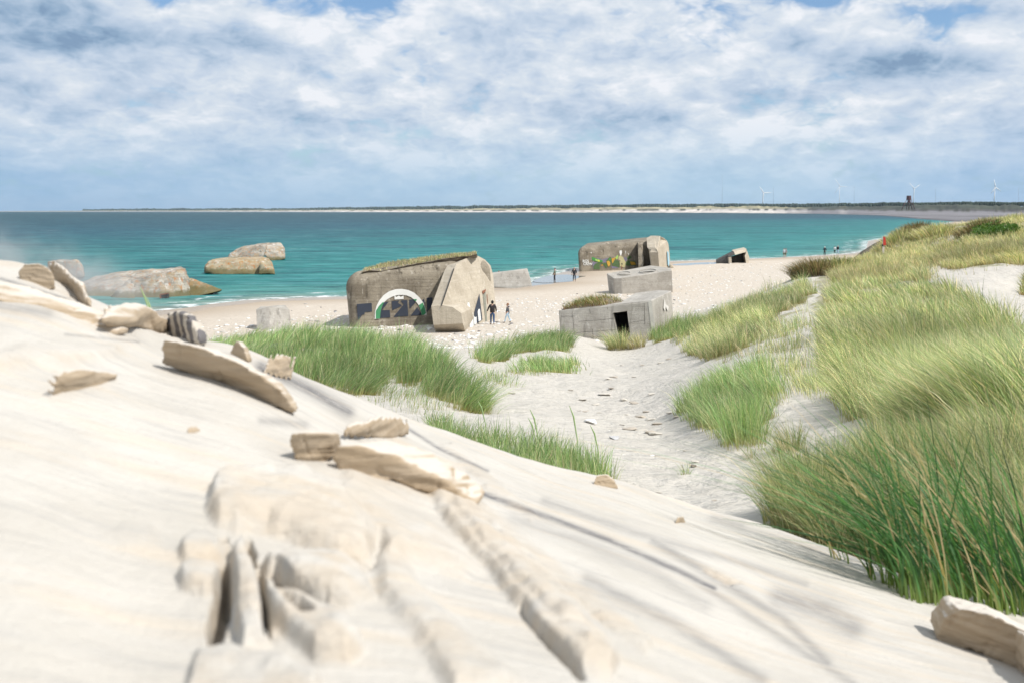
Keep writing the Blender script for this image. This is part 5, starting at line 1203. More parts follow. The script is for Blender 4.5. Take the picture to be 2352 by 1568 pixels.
# the tall blades in the right foreground: clumps standing along the ridge
def fore_blades():
    r = np.random.default_rng(77)
    spots = [(2062, 1352), (2098, 1376), (2140, 1384), (2180, 1390), (2222, 1392), (2262, 1398), (2300, 1402), (2335, 1408), (2120, 1352), (2200, 1362), (2275, 1372), (2350, 1385), (2010, 1330), (1940, 1290), (2400, 1425), (2330, 1360), (2240, 1350)]
    for i, (u, v) in enumerate(spots):
        D = hit(u, v, 2.5, 6); p = at(u, v, D); small = i in (12, 13); nb = 9 if small else int(r.integers(30, 46)); rad = .07 if not small else .06
        an = r.uniform(0, 6.28, nb); q = np.sqrt(r.random(nb)) * rad; bx, by = p.x + np.cos(an) * q, p.y + np.sin(an) * q; bz = np.full(nb, p.z)
        H = r.uniform(.40, 1.08, nb) * (.55 if small else 1); Ln = np.stack([r.normal(-.50 - (.15 if small else 0), .24, nb), r.normal(.10, .18, nb)], 1)
        fl = r.random(nb) < .22; Ln[fl, 0] -= .55
        V, C, Q, T = blades(bx, by, bz, H, r.uniform(.006, .011, nb), Ln, None, 'green', 8, r, None, .9)
        nv = 17; cc = C.reshape(nb, nv, 3); tt = (np.arange(nv) // 2 / 8)[None, :, None]
        g = np.array([.058, .135, .042]) * r.uniform(.6, 1.7, (nb, 1, 1)); g = g * r.uniform(.8, 1.6, (nb, 1, 1)) + np.array([.0, .01, .015]) * r.random((nb, 1, 1))
        dry = (r.random(nb) < .15)[:, None, None]; g = np.where(dry, np.array([.52, .40, .22]), g)
        yb = np.array([.26, .33, .10]); k = np.clip((tt - .06) / .16, 0, 1); cc = yb * (1 - k) + g * k
        o = blade_obj('marram_clump', [(V, cc.reshape(-1, 3), Q, T)], tuple(p))
        lab = 'low lone sprig of long blades at the left end of the foreground clumps' if i == 13 else ('slender small clump of blades on the ridge left of the tall clumps' if i == 12 else 'tall dark green clump of long leaning blades with yellow stems on the foreground ridge')
        tag(o, lab, 'grass clump', 'tall grass clumps at the right foreground')
    # long arching blades reaching out to the left
    for k, (pts, lab) in enumerate([([(2150, 1330, 4.6), (2020, 1275, 4.5), (1900, 1238, 4.4), (1780, 1208, 4.3), (1660, 1190, 4.2)], 'upper long green blade arching far out to the left over the ridge'),
                     ([(2180, 1345, 4.5), (2060, 1292, 4.3), (1960, 1255, 4.2), (1840, 1222, 4.2), (1705, 1200, 4.1)], 'lower long green blade arching out to the left, below the upper one'),
                     ([(2075, 1360, 4.35), (2010, 1240, 4.3), (1930, 1140, 4.2), (1860, 1090, 4.2), (1800, 1045, 4.2)], 'long dark green blade rising to a tip against the sand valley')]):
        P = [at(*q) for q in pts]; V, F = [], []
        for j, q in enumerate(P):
            d = (P[min(j + 1, 4)] - P[max(j - 1, 0)]).normalized(); s_ = d.cross(Vector((0, 1, 0))).normalized() * (.0045 * (1 - .9 * (j / 4) ** 2)); n_ = d.cross(s_).normalized() * .0012
            V += [q - s_, q + n_, q + s_]
        for j in range(4): F += [(3 * j, 3 * j + 1, 3 * j + 4, 3 * j + 3), (3 * j + 1, 3 * j + 2, 3 * j + 5, 3 * j + 4)]
        me = bpy.data.meshes.new('long_grass_blade'); me.from_pydata([tuple(q - P[0]) for q in V], [], F); me.update()
        o = link('long_grass_blade', me, simple('blade green', (.06, .15, .05), .5) if k == 0 else bpy.data.materials['blade green'], P[0]); tag(o, lab, 'grass blade', 'long arching blades')
    # pale stalks at the left crest
    for k, (pts, lab) in enumerate([([(345, 765, 3.9), (343, 715, 3.9), (333, 685, 3.9), (322, 660, 3.9)], 'pale green stalk rising behind the left crest, tallest of the two'), ([(352, 765, 3.95), (350, 730, 3.95), (343, 700, 3.95), (336, 682, 3.95)], 'shorter pale green stalk right of the tallest on the left crest')]):
        P = [at(*q) for q in pts]; root = tube_obj('grass_stalk', P, [.0028, .0035, .0035, .001], 'stalk'); tag(root, lab, 'grass stalk', 'pale stalks on the left crest')
def tube_obj(name, P, rads, mn):
    m = bpy.data.materials.get(mn) or simple(mn, (.30, .42, .18), .6); V, F, K = [], [], 6
    for i, p in enumerate(P):
        d = (P[min(i + 1, len(P) - 1)] - P[max(i - 1, 0)]).normalized(); a = d.orthogonal().normalized(); b = d.cross(a)
        for k in range(K): t_ = 2 * math.pi * k / K; V.append(tuple(p + (a * math.cos(t_) + b * math.sin(t_)) * rads[i] - P[0]))
    for i in range(len(P) - 1):
        for k in range(K): F.append((i * K + k, i * K + (k + 1) % K, (i + 1) * K + (k + 1) % K, (i + 1) * K + k))
    me = bpy.data.meshes.new(name); me.from_pydata(V, [], F); me.update(); return link(name, me, m, P[0])
fore_blades()
for k, (u, v, h) in enumerate([(1330, 1095, .85), (1235, 1068, .6), (1240, 1072, .7), (1118, 1020, .6), (1378, 1100, .65)]):
    D = hit(u, v, 5.5, 40); p = at(u, v, D); o = tube_obj('seed_head_stalk', [p, p + Vector((-.02, 0, h * .5)), p + Vector((-.07, 0, h * .85)), p + Vector((-.12, 0, h))], [.004, .006, .010, .003], 'stalk')
    tag(o, ('grass stalk with a seed head behind the ridge, %s' % ['rightmost but one', 'left of the pair in the middle', 'right of the pair in the middle', 'leftmost', 'rightmost'][k]), 'grass stalk', 'seed head stalks')

# ------------------------------------------------------------------ sand clods and eroded slabs on the foreground slope
def clod_mat():
    m, t, p = newmat('damp packed sand'); g = N(t, 'ShaderNodeNewGeometry').outputs['Position']
    lay = NOISE(t, MAPV(t, g, (1.5, 1.5, 26), rot=(.2, .35, 0)), 1.5, 4, .6); n2 = NOISE(t, g, 9, 5, .6)
    c = MIX(t, SMOOTH(t, lay, .38, .66), (.55, .505, .445), (.52, .45, .355)); c = MIX(t, M(t, 'MULTIPLY', SMOOTH(t, lay, .60, .72), .45), c, (.34, .31, .275)); c = MIX(t, M(t, 'MULTIPLY', SMOOTH(t, n2, .5, .7), .6), c, (.58, .54, .485))
    c = MIX(t, .85, c, MIX(t, SMOOTH(t, lay, .35, .65), (.42, .325, .22), (.33, .245, .155)))  # packed tan, darkened so the overhanging fronts look shaded
    nz = N(t, 'ShaderNodeSeparateXYZ'); t.links.new(N(t, 'ShaderNodeNewGeometry').outputs['Normal'], nz.inputs[0])      # loose pale sand settles on what faces up
    c = MIX(t, SMOOTH(t, M(t, 'ADD', nz.outputs[2], M(t, 'MULTIPLY', M(t, 'SUBTRACT', n2, .5), .5)), .45, .85), c, (.56, .51, .445))
    t.links.new(c, p.inputs['Base Color']); p.inputs['Roughness'].default_value = .95
    h = M(t, 'ADD', M(t, 'MULTIPLY', lay, .012), M(t, 'MULTIPLY', NOISE(t, g, 160, 4, .7), .003)); bump(t, p, h, .6, 1.0)
    return m
CLOD = clod_mat()
def darkclod():
    m, t, p = newmat('striped packed sand'); tcx = N(t, 'ShaderNodeTexCoord'); g = tcx.outputs['Object']
    w_ = N(t, 'ShaderNodeTexWave', wave_type='BANDS', bands_direction='X', inp={'Scale': 5.5, 'Distortion': 2.5, 'Detail': 2.0, 'Detail Scale': 1.0}); t.links.new(MAPV(t, g, rot=(0, .35, 0)), w_.inputs['Vector'])
    t.links.new(MIX(t, SMOOTH(t, w_.outputs['Fac'], .35, .55), (.50, .45, .38), (.14, .13, .13)), p.inputs['Base Color']); p.inputs['Roughness'].default_value = .95; return m
CLODD = darkclod()
def keep_largest(me):
    bm = bmesh.new(); bm.from_mesh(me); seen = set(); best = []
    for v in bm.verts:
        if v in seen: continue
        st, comp = [v], []; seen.add(v)
        while st:
            q = st.pop(); comp.append(q)
            for e in q.link_edges:
                w_ = e.other_vert(q)
                if w_ not in seen: seen.add(w_); st.append(w_)
        if len(comp) > len(best): best = comp
    bs = set(best); bmesh.ops.delete(bm, geom=[v for v in bm.verts if v not in bs], context='VERTS'); bm.to_mesh(me); bm.free()
def clod(label, outl, depth=.12, gu=0.0, gv=0.0, back=(.03, 1, .0), mat=None, sink=14, name='sand_clod', group='sand clods on the foreground slope', rnd=.35, vox=None, D0=None):
    """outline seen from the camera; gu, gv tilt the near face (m per 100 px); depth = how far it runs back"""
    uc = sum(p[0] for p in outl) / len(outl); vb = max(p[1] for p in outl); ub = [p[0] for p in outl if p[1] == vb][0]
    n0 = len(outl); iL = min(range(n0), key=lambda i: outl[i][0]); iR = max(range(n0), key=lambda i: outl[i][0])
    def low(u):
        best = -1e9
        for i in range(n0):
            (x1, y1), (x2, y2) = outl[i], outl[(i + 1) % n0]
            if min(x1, x2) <= u <= max(x1, x2) and x1 != x2: best = max(best, y1 + (y2 - y1) * (u - x1) / (x2 - x1))
            if x1 == x2 == u: best = max(best, y1, y2)
        return best
    xs_ = np.linspace(outl[iL][0], outl[iR][0], 7); lo_ = [low(x) for x in xs_]; hd_ = [min(hit(x, l + 2, .9, 5.2), 4.4) for x, l in zip(xs_, lo_)]
    k1, k0 = np.polyfit(xs_, hd_, 1)
    f = []
    for u, v in outl:
        l = max(low(u), v); Db = k0 + k1 * u; sk_ = sink * .5 if l - v < 6 else 0
        f.append(at(u, v + sk_, Db + gv * (l - v) / FPX * Db))
    bk = Vector(back).normalized() * depth; cen = sum(f, Vector()) / len(f)
    b = [cen + (p - cen) * .86 + bk + Vector((0, 0, -.15 * depth)) for p in f]
    bm = bmesh.new(); n = len(f); vs = [bm.verts.new(p - cen) for p in f + b]
    bm.faces.new(vs[:n]); bm.faces.new(list(reversed(vs[n:])))
    for i in range(n): bm.faces.new((vs[i], vs[i + n], vs[(i + 1) % n + n], vs[(i + 1) % n]))
    bmesh.ops.recalc_face_normals(bm, faces=bm.faces); bmesh.ops.triangulate(bm, faces=bm.faces)
    size = max((p - cen).length for p in f) * 2
    me = bpy.data.meshes.new(name); bm.to_mesh(me); bm.free(); o = link(name, me, mat or CLOD, cen)
    md = o.modifiers.new('r', 'REMESH'); md.mode = 'VOXEL'; md.voxel_size = max(size / 70, .0035)
    sm = o.modifiers.new('s', 'SMOOTH'); sm.factor = .6; sm.iterations = int(4 + rnd * 26)
    bpy.context.view_layer.update(); m2 = bpy.data.meshes.new_from_object(o.evaluated_get(bpy.context.evaluated_depsgraph_get())); o.modifiers.clear(); o.data = m2
    keep_largest(m2)
    from mathutils import noise
    k = len(m2.vertices); co = np.zeros(k * 3, np.float32); m2.vertices.foreach_get('co', co); co = co.reshape(-1, 3); no = np.zeros(k * 3, np.float32); m2.vertices.foreach_get('normal', no); no = no.reshape(-1, 3)
    s_ = size * .16; d = -.10 * size * np.clip(fbm(co[:, 0] / s_ / .5 + 3, (co[:, 1] + co[:, 2]) / s_ / .5, 3) - .12, 0, 1) + (fbm(co[:, 0] / s_ + co[:, 2] * 3 / s_ + 9, co[:, 1] / s_ + co[:, 2] * 4 / s_, 4)) * size * .035
    lay = np.sin((co[:, 2] + .35 * co[:, 0]) / (size * .03)) * size * .0012
    co = co + no * (d + lay)[:, None]; m2.vertices.foreach_set('co', co.ravel()); m2.polygons.foreach_set('use_smooth', np.ones(len(m2.polygons), bool)); m2.update()
    if not m2.materials: m2.materials.append(mat or CLOD)
    tag(o, label, 'sand clod', group); return o
CL = [
 ('rounded sand block on the left crest, left of a leaning slab', [(40, 618), (55, 606), (85, 604), (108, 612), (122, 630), (124, 655), (100, 664), (60, 656), (45, 638)], .06, 0, -.05, (-.25, 1, -.1)),
 ('leaning sand slab on the left crest with a rounded tip', [(105, 600), (118, 593), (132, 598), (158, 625), (190, 655), (213, 698), (211, 712), (188, 700), (150, 676), (122, 652), (112, 625)], .06, 0, -0.35, (-.25, 1, -.1)),
 ('long flat layered slab lying below the crest at the left edge', [(-60, 640), (0, 648), (60, 668), (140, 694), (210, 720), (272, 752), (268, 766), (238, 764), (190, 750), (120, 728), (50, 704), (-60, 672)], .09, 0, .8, (.5, 1, .05)),
 ('small pointed sand clod alone on the smooth left slope', [(88, 885), (100, 862), (150, 845), (232, 845), (205, 880), (170, 912), (130, 912), (95, 902)], .12, 0, -0.4, (.2, 1, .0)),
 ('large tapering brown sand slab overhanging the slope, centre left', [(364, 828), (366, 800), (374, 778), (420, 786), (470, 802), (540, 828), (600, 862), (650, 902), (684, 940), (672, 944), (630, 932), (570, 912), (500, 886), (440, 854), (400, 840)], .06, 0, -1.0, (.35, 1, .16)),
 ('dark and pale striped rounded clod standing on the crest', [(372, 745), (380, 722), (400, 711), (425, 716), (442, 740), (458, 772), (458, 786), (400, 780), (380, 765)], .08, 0, 0.2, (.2, 1, 0)),
 ('small thin sand fin sticking up on the crest', [(528, 802), (538, 786), (546, 781), (560, 798), (570, 820), (568, 832), (545, 826)], .04, 0, 0.1, (.2, 1, 0)),
 ('square sand block with an undercut and a dark shadow', [(660, 1008), (668, 996), (700, 990), (762, 996), (766, 1040), (735, 1060), (705, 1070), (680, 1052)], .10, 0, -0.7, (.15, 1, .03)),
 ('rough layered sand block on the ridge line, centre', [(766, 985), (790, 968), (850, 956), (905, 958), (926, 978), (918, 1000), (870, 1012), (800, 1008), (772, 1000)], .16, 0, -0.2, (.3, 1, .03)),
 ('long rounded sand block running down the slope beside the square one', [(758, 1045), (772, 1022), (815, 1018), (900, 1042), (1000, 1088), (1098, 1148), (1090, 1166), (1000, 1132), (900, 1102), (830, 1100), (780, 1092)], .16, 0, -0.15, (.35, 1, .1)),
 ('big hard sand slab at the bottom right corner', [(2150, 1462), (2165, 1424), (2200, 1394), (2240, 1402), (2300, 1420), (2352, 1446), (2440, 1490), (2440, 1570), (2352, 1536), (2290, 1508), (2230, 1490), (2175, 1488)], .22, 0, -0.1, (.2, 1, .04)),
 ('second sand slab cut by the right edge below the big one', [(2336, 1490), (2352, 1462), (2440, 1500), (2440, 1600), (2360, 1570), (2340, 1530)], .16, 0, 0.25, (.2, 1, .04)),
 ('smooth pale sand bulge just behind the crest above the large slab', [(590, 848), (600, 818), (640, 808), (668, 826), (700, 858), (715, 880), (650, 876), (610, 862)], .16, 0, 0.6, (.2, 1, 0)),
 ('low pale sand bulge on the crest right of the leaning slab', [(228, 738), (240, 704), (275, 692), (305, 700), (350, 732), (362, 762), (300, 756), (250, 748)], .16, 0, 0.6, (.2, 1, 0)),
 ('small brown rock on the ridge edge beside the thin green strip', [(1362, 1106), (1370, 1090), (1392, 1088), (1412, 1104), (1420, 1116), (1380, 1116)], .06, 0, 0.2, (.2, 1, 0)),
 ('tiny dark clod on the ridge above the long blades', [(1548, 1198), (1556, 1186), (1568, 1184), (1576, 1194), (1570, 1200)], .04, 0, 0.2, (.2, 1, 0)),
 ('tiny round sand lump on the smooth left slope', [(420, 985), (432, 974), (446, 980), (444, 996), (428, 998)], .04, 0, 0.4, (.2, 1, 0)),
]
for i, c in enumerate(CL): clod(*c, mat=CLODD if 'striped' in c[0] else None, rnd=.08 if any(k in c[0] for k in ('slab', 'square', 'fin', 'rib', 'ledge', 'lip')) else .3)

# stones in the valley
def stone(label, u, v, size, mat, sq=.6, seed=1, cat='stone', group=None, name='stone'):
    D = hit(u, v, 5.2, 120); p = at(u, v, D); r = random.Random(seed)
    P = [p + Vector((r.uniform(-1, 1) * size, r.uniform(-.7, .7) * size, r.uniform(-.1, 1) * size * sq)) for _ in range(14)]
    o = hull_solid(name, P, mat, None, size * .35, size * .08, seed, 1, p); return tag(o, label, cat, group)
ST = simple('white flint', (.72, .71, .69), .7, .12, 6); GS = simple('grey flint', (.42, .42, .43), .7, .4, 14)
stone('bright white stone lying in the sand valley', 1357, 972, .17, ST, .6, 3); stone('grey and white mottled stone below the white one in the valley', 1410, 1008, .10, GS, .6, 5)
stone('tiny white stone between the white and the mottled stone', 1400, 990, .03, ST, .7, 6); stone('small white shell-like stone lower in the valley', 1500, 1046, .055, ST, .35, 7)
stone('dark stone beside the small pale green sprig', 1592, 1072, .05, simple('dark flint', (.12, .11, .10), .7, .3, 10), .9, 8)
CLD = [simple('valley clod', (.50, .465, .41), .95, .15, 10), simple('darker valley clod', (.40, .355, .30), .95, .25, 10)]  # a paler and a darker clod tone, dealt out in turn
rr = random.Random(12); vl = [(1338, 918, .12), (1312, 898, .10), (1390, 905, .16), (1405, 892, .10), (1438, 918, .18), (1455, 928, .12), (1500, 905, .14), (1485, 945, .13), (1498, 962, .15), (1512, 972, .10),
    (1540, 950, .16), (1555, 958, .14), (1475, 990, .14), (1492, 994, .13), (1505, 997, .12), (1450, 985, .13), (1395, 870, .14), (1410, 866, .14), (1430, 840, .12), (1475, 838, .12), (1520, 832, .16),
    (1535, 826, .16), (1330, 942, .09), (1345, 947, .08), (1380, 948, .08), (1455, 868, .1), (1368, 930, .12), (1470, 958, .1), (1440, 950, .07), (1560, 1190, .05), (1180, 905, .1), (1210, 995, .05), (1600, 1060, .05), (1570, 1035, .05), (1515, 1130, .035), (1640, 1150, .03), (1430, 975, .08)]
for i, (u, v, s_) in enumerate(vl):
    stone('small crumbled clod of packed sand on the floor of the sand valley', u + rr.uniform(-3, 3), v + rr.uniform(-2, 2), s_ * rr.uniform(.8, 1.5), CLD[i % 2], .35, 40 + i, 'sand clod', 'crumbled clods in the sand valley', 'crumbled_clod')

# ------------------------------------------------------------------ pebbles on the beach: gravel
def pebbles():
    r = np.random.default_rng(21); n = 22000
    D = 1 / r.uniform(1 / 230, 1 / 56, n); a = r.uniform(-.45, .36, n); x = a * D; s = shore_s(x, D); z = ground(x, D, False)
    band = np.exp(-((s - 22 - 6 * fbm(x / 20, D / 20, 2)) / 5.0) ** 2) * .9 + np.exp(-((s - 34) / 3.5) ** 2) * .4 + .05 + .35 * (fbm(x / 6, D / 4, 4) > .06) * (s > 14)
    k = (s > 7) & (z < 1.3) & (r.random(n) < band * np.clip((s - 6) / 10, 0, 1) * (.45 + 1.5 * np.clip(fbm(x / 2.2 + 7, D / 1.6, 3) + .28, 0, .6)))
    x, D, z = x[k], D[k], z[k]; n = len(x); sz = r.gamma(2.0, .026, n) + .028; ang = r.uniform(0, 6.28, n)
    lv = [(-.3, .8), (.25, 1.0), (.62, .55)]; K = 6; vs = []
    for h, rd in lv:
        for q in range(K):
            t_ = 2 * math.pi * q / K; jx = r.uniform(.75, 1.2, n)
            ex, ey = np.cos(t_) * sz * rd * jx * 1.3, np.sin(t_) * sz * rd * jx * .8
            vs.append(np.c_[x + ex * np.cos(ang) - ey * np.sin(ang), D + ex * np.sin(ang) + ey * np.cos(ang), z + h * sz * .7])
    V = np.stack(vs, 1).reshape(-1, 3); b = np.arange(n) * (3 * K); F = []
    for l in range(2):
        for q in range(K): F.append(np.stack([b + l * K + q, b + l * K + (q + 1) % K, b + (l + 1) * K + (q + 1) % K, b + (l + 1) * K + q], 1))
    top = np.stack([b + 2 * K + q for q in range(K)], 1)
    w_ = r.random(n); col = np.where((w_ < .8)[:, None], np.array([.74, .73, .71]), np.where((w_ < .96)[:, None], np.array([.45, .42, .38]), np.array([.14, .13, .13]))) * r.uniform(.8, 1.1, (n, 1))
    m, t, p = newmat('pebbles'); t.links.new(ATTR(t, 'Col').outputs['Color'], p.inputs['Base Color']); p.inputs['Roughness'].default_value = .75
    me = mesh_np('pebbles', V, [np.concatenate(F), top], True, cols=np.repeat(np.minimum(col, .8), 3 * K, 0))
    tag(link('pebbles', me, m), 'white and grey pebbles strewn in bands over the beach sand', 'pebbles', kind='stuff'); print('pebbles', n)
pebbles()
# ------------------------------------------------------------------ people
SKIN = simple('skin', (.55, .34, .25), .6)
_cm = {}
def cm_(c, r=.8):
    k = tuple(c)
    if k not in _cm: _cm[k] = simple('cloth', c, r, .12, 12)
    return _cm[k]
def skinned(name, chains, root, mat, T, sub=1):
    """chains: lists of (point, radius[, radius2]); points shared by position; grown with the Skin modifier and baked"""
    vid, P, Rr, E = {}, [], [], []
    for ch in chains:
        pv = None
        for q in ch:
            k = tuple(round(c, 4) for c in q[0])
            if k not in vid: vid[k] = len(P); P.append(q[0]); Rr.append((q[1], q[2] if len(q) > 2 else q[1]))
            if pv is not None and pv != vid[k]: E.append((pv, vid[k]))
            pv = vid[k]
    me = bpy.data.meshes.new(name); me.from_pydata([tuple(T @ Vector(p)) for p in P], E, []); me.update()
    o = bpy.data.objects.new(name, me); COL.objects.link(o); sk = T.to_scale()[0]
    o.modifiers.new('s', 'SKIN'); sd_ = me.skin_vertices[0].data
    for i, (a, b) in enumerate(Rr): sd_[i].radius = (a * sk, b * sk)
    sd_[0].use_root = True
    ms = o.modifiers.new('u', 'SUBSURF'); ms.levels = sub; ms.render_levels = sub
    bpy.context.view_layer.update(); m2 = bpy.data.meshes.new_from_object(o.evaluated_get(bpy.context.evaluated_depsgraph_get()))
    bpy.data.objects.remove(o); bpy.data.meshes.remove(me)
    m2.polygons.foreach_set('use_smooth', np.ones(len(m2.polygons), bool)); m2.materials.clear()
    return link(name, m2, mat, (0, 0, 0), root)
def person(u, v, H, face, label, jacket, trousers, hair, shoes=(.03, .03, .035), stride=.0, arms=((.1, -.05), (.1, -.05)), child=False, coat=0.0, hood=None, hat=None, shorts=False, bag=None, holding=None, D=None, z=None, bulk=1.0, group='people on the beach'):
    """face: heading in degrees, 0 = away from camera, 90 = to the right. arms: (forward, out) of each hand, m"""
    if D is None: D = hit(u, v, 40, 400)
    p = at(u, v, D)
    if z is not None: p = atz(u, v, z)
    root = empty('person', p); tag(root, label, 'person', group); k = H / 1.78
    T = Matrix.Rotation(-R(face), 4, 'Z') @ Matrix.Scale(k, 4)
    hs = 1.18 if child else 1.0
    b = bulk; hipx, shx = .095, .19
    def leg(s, st): kn = (s * .10, st * .5 + .03, .50 + abs(st) * .0); an = (s * .10, st, .09 + max(0, -st) * .12); return kn, an
    kL, aL = leg(-1, stride); kR, aR = leg(1, -stride)
    sh = lambda s: (s * shx, 0, 1.43)
    def arm(s, a): f, o_ = a; el = (s * (shx + .05 + o_ * .5), f * .35 - .03, 1.16); wr = (s * (shx + .04 + o_), f, .93 + abs(f) * .55); return el, wr
    eL, wL = arm(-1, arms[0]); eR, wR = arm(1, arms[1])
    pel, wst, chs, nk = (0, 0, .94), (0, 0, 1.10), (0, .01, 1.32), (0, 0, 1.50)
    hd0, hd1, hd2 = (0, .015, 1.585), (0, .02, 1.66), (0, .01, 1.735)
    ft = lambda a: ((a[0], a[1] + .03, a[2] - .055), (a[0], a[1] + .16, a[2] - .06))
    def hand(s, w):
        d = Vector((0, .15 if w[1] > .05 else .02, -1)).normalized(); pm = Vector(w) + d * .07; ch = [[(tuple(w), .024), (tuple(pm), .034, .018)]]
        for i, ln in enumerate((.072, .082, .078, .060)):
            o_ = Vector((0, (-.028 + i * .019), 0)); a = pm + o_ + d * .02; c = a + d * ln * .55 + Vector((-s * .008, 0, 0)); e_ = c + d * ln * .45 + Vector((-s * .014, .004, 0))
            ch.append([(tuple(pm), .034, .018), (tuple(a), .011), (tuple(c), .010), (tuple(e_), .008)])
        th = pm + Vector((-s * .012, .038, .02)); ch.append([(tuple(pm), .034, .018), (tuple(th), .012), (tuple(th + d * .035 + Vector((0, .012, 0))), .009)]); return ch
    face_pt = lambda y, z_: (0, y, z_)
    body = [[(pel, .145 * b, .10), (wst, .13 * b, .095), (chs, .15 * b, .105), (nk, .055), (hd0, .065 * hs, .075 * hs), (hd1, .078 * hs, .095 * hs), (hd2, .055 * hs, .07 * hs)],
            [(pel, .145 * b, .10), ((-hipx, 0, .86), .09 * b), (kL, .058), (aL, .038)] + [(q, .035) for q in ft(aL)],
            [(pel, .145 * b, .10), ((hipx, 0, .86), .09 * b), (kR, .058), (aR, .038)] + [(q, .035) for q in ft(aR)],
            [(chs, .15 * b, .105), (sh(-1), .055), (eL, .042), (wL, .026)], [(chs, .15 * b, .105), (sh(1), .055), (eR, .042), (wR, .026)]] + hand(-1, wL) + hand(1, wR)
    bo = skinned('body', body, root, SKIN, T)
    # face: eyes, nose, mouth, ears
    def blob(name, c, r_, mat, par=root):
        bm = bmesh.new(); bmesh.ops.create_uvsphere(bm, u_segments=12, v_segments=8, radius=1)
        for v_ in bm.verts: v_.co = T @ (Vector((v_.co.x * r_[0], v_.co.y * r_[1], v_.co.z * r_[2])) + Vector(c))
        me = bpy.data.meshes.new(name); bm.to_mesh(me); bm.free(); me.polygons.foreach_set('use_smooth', np.ones(len(me.polygons), bool)); return link(name, me, mat, (0, 0, 0), par)
    ey = .02 + .088 * hs
    for s in (-1, 1): blob('eye', (s * .031, ey, 1.665), (.012, .008, .008), BLACK); blob('ear', (s * .078 * hs, .015, 1.65), (.014, .025, .032), SKIN)
    blob('nose', (0, ey + .012, 1.64), (.014, .02, .022), SKIN); blob('mouth', (0, ey - .004, 1.605), (.025, .01, .007), simple('lips', (.38, .16, .13), .6) if 'lips' not in bpy.data.materials else bpy.data.materials['lips'])
    # clothes: looser shells grown on the same bones
    jb = .84 - coat
    skinned('jacket', [[((0, 0, jb), .19 * b, .145), ((0, 0, .98), .185 * b, .14), ((0, 0, 1.12), .18 * b, .135), ((0, .01, 1.32), .19 * b, .14), ((0, 0, 1.49), .09, .08)],
                       [((0, .01, 1.32), .19 * b, .14), (sh(-1), .082), (eL, .066), (tuple(Vector(eL).lerp(Vector(wL), .93)), .046)], [((0, .01, 1.32), .19 * b, .14), (sh(1), .082), (eR, .066), (tuple(Vector(eR).lerp(Vector(wR), .93)), .046)]], root, cm_(jacket), T)
    e1, e2 = (.55, .55) if shorts else (1, 1)
    def lg(kk, aa, hx):
        if shorts: return [((hx, 0, .86), .11 * b), (tuple(Vector(kk) + Vector((0, 0, -.02))), .092)]
        return [((hx, 0, .86), .108 * b), (kk, .076), (tuple(Vector(aa) + Vector((0, -.005, .0))), .058)]
    skinned('trousers', [[((0, 0, 1.0), .155 * b, .112), ((0, 0, .92), .16 * b, .115)] + lg(kL, aL, -hipx), [((0, 0, .92), .16 * b, .115)] + lg(kR, aR, hipx)], root, cm_(trousers), T)
    for aa in (aL, aR):
        q0, q1 = ft(aa); skinned('shoe', [[((aa[0], aa[1] - .04, aa[2] - .045), .045, .04), (q0, .05, .045), (q1, .044, .034)]], root, cm_(shoes), T)
    if hood is not None and hood != 'down': blob('hood', (0, -.012, 1.665), (.105, .118, .135), cm_(hood)); 
    elif hat is not None: blob('cap', (0, .0, 1.725), (.10, .115, .062), cm_(hat)); blob('brim', (0, .10, 1.70), (.06, .05, .008), cm_(hat))
    if hair is not None and (hood is None or hood == 'down'): blob('hair', (0, -.022 * hs, 1.69), (.092 * hs, .098 * hs, .088 * hs), cm_(hair))
    if hood == 'down': blob('hood', (0, -.11, 1.48), (.11, .07, .07), cm_(tuple(jacket)))
    if bag is not None: blob('rucksack', (0, -.19, 1.22), (.15, .10, .22), cm_(bag))
    if holding is not None:
        w_ = Vector(wR); w2 = T @ (w_ + Vector((0, .03, -.16))); q = blob('carried_bag', tuple(w_ + Vector((0, .03, -.17))), (.05, .11, .05), cm_(holding))
    return root
person(1131, 745.5, 1.76, -8, 'man in a black hooded jacket and blue jeans walking beside the arch-painted bunker', (.022, .018, .020), (.035, .085, .19), None, (.05, .05, .06), .12, ((.05, .16), (-.02, .06)), hood=(.006, .007, .008), bulk=1.08)
person(1166, 741.5, 1.46, -82, 'boy in a dark grey hoodie and pale jeans walking left behind the man', (.07, .08, .095), (.42, .56, .68), (.24, .11, .05), (.02, .02, .02), .26, ((.10, -.02), (.02, .0)), child=True, coat=.08, hood='down')
person(1274, 646.5, 1.66, -78, 'woman in a khaki coat with a pink hood standing by the tide pool', (.16, .17, .12), (.02, .02, .024), (.08, .06, .05), (.02, .02, .02), .06, ((.20, -.05), (.20, -.05)), coat=.10)
person(1319, 646.5, 1.78, 172, 'bald man in a black windbreaker walking towards the camera by the tide pool', (.016, .018, .024), (.030, .034, .045), None, (.04, .05, .08), .14, ((.02, .06), (.05, .10)), holding=(.01, .01, .01), bulk=1.1)
person(1146, 652, 1.70, 30, 'person with brown hair whose head shows above the low wall stub', (.12, .12, .15), (.05, .05, .08), (.20, .08, .05), D=129)
person(1800.5, 591.5, 1.72, -10, 'man in a pale blue vest and green shorts, left of a close pair walking away', (.42, .50, .54), (.11, .12, .06), (.30, .22, .17), (.25, .12, .12), .08, shorts=True, bulk=1.05)
person(1804.5, 591, 1.66, 60, 'person in striped shirt close beside the man in green shorts', (.45, .40, .42), (.14, .14, .08), (.34, .16, .09), (.30, .12, .14), .08, ((.18, 0), (.2, 0)), shorts=True)
person(1894, 587.5, 1.76, 10, 'man dressed in black with a white cap walking alone along the water', (.012, .018, .026), (.012, .018, .016), None, (.01, .01, .01), .12, ((-.10, .14), (.05, .16)), hat=(.75, .76, .78))
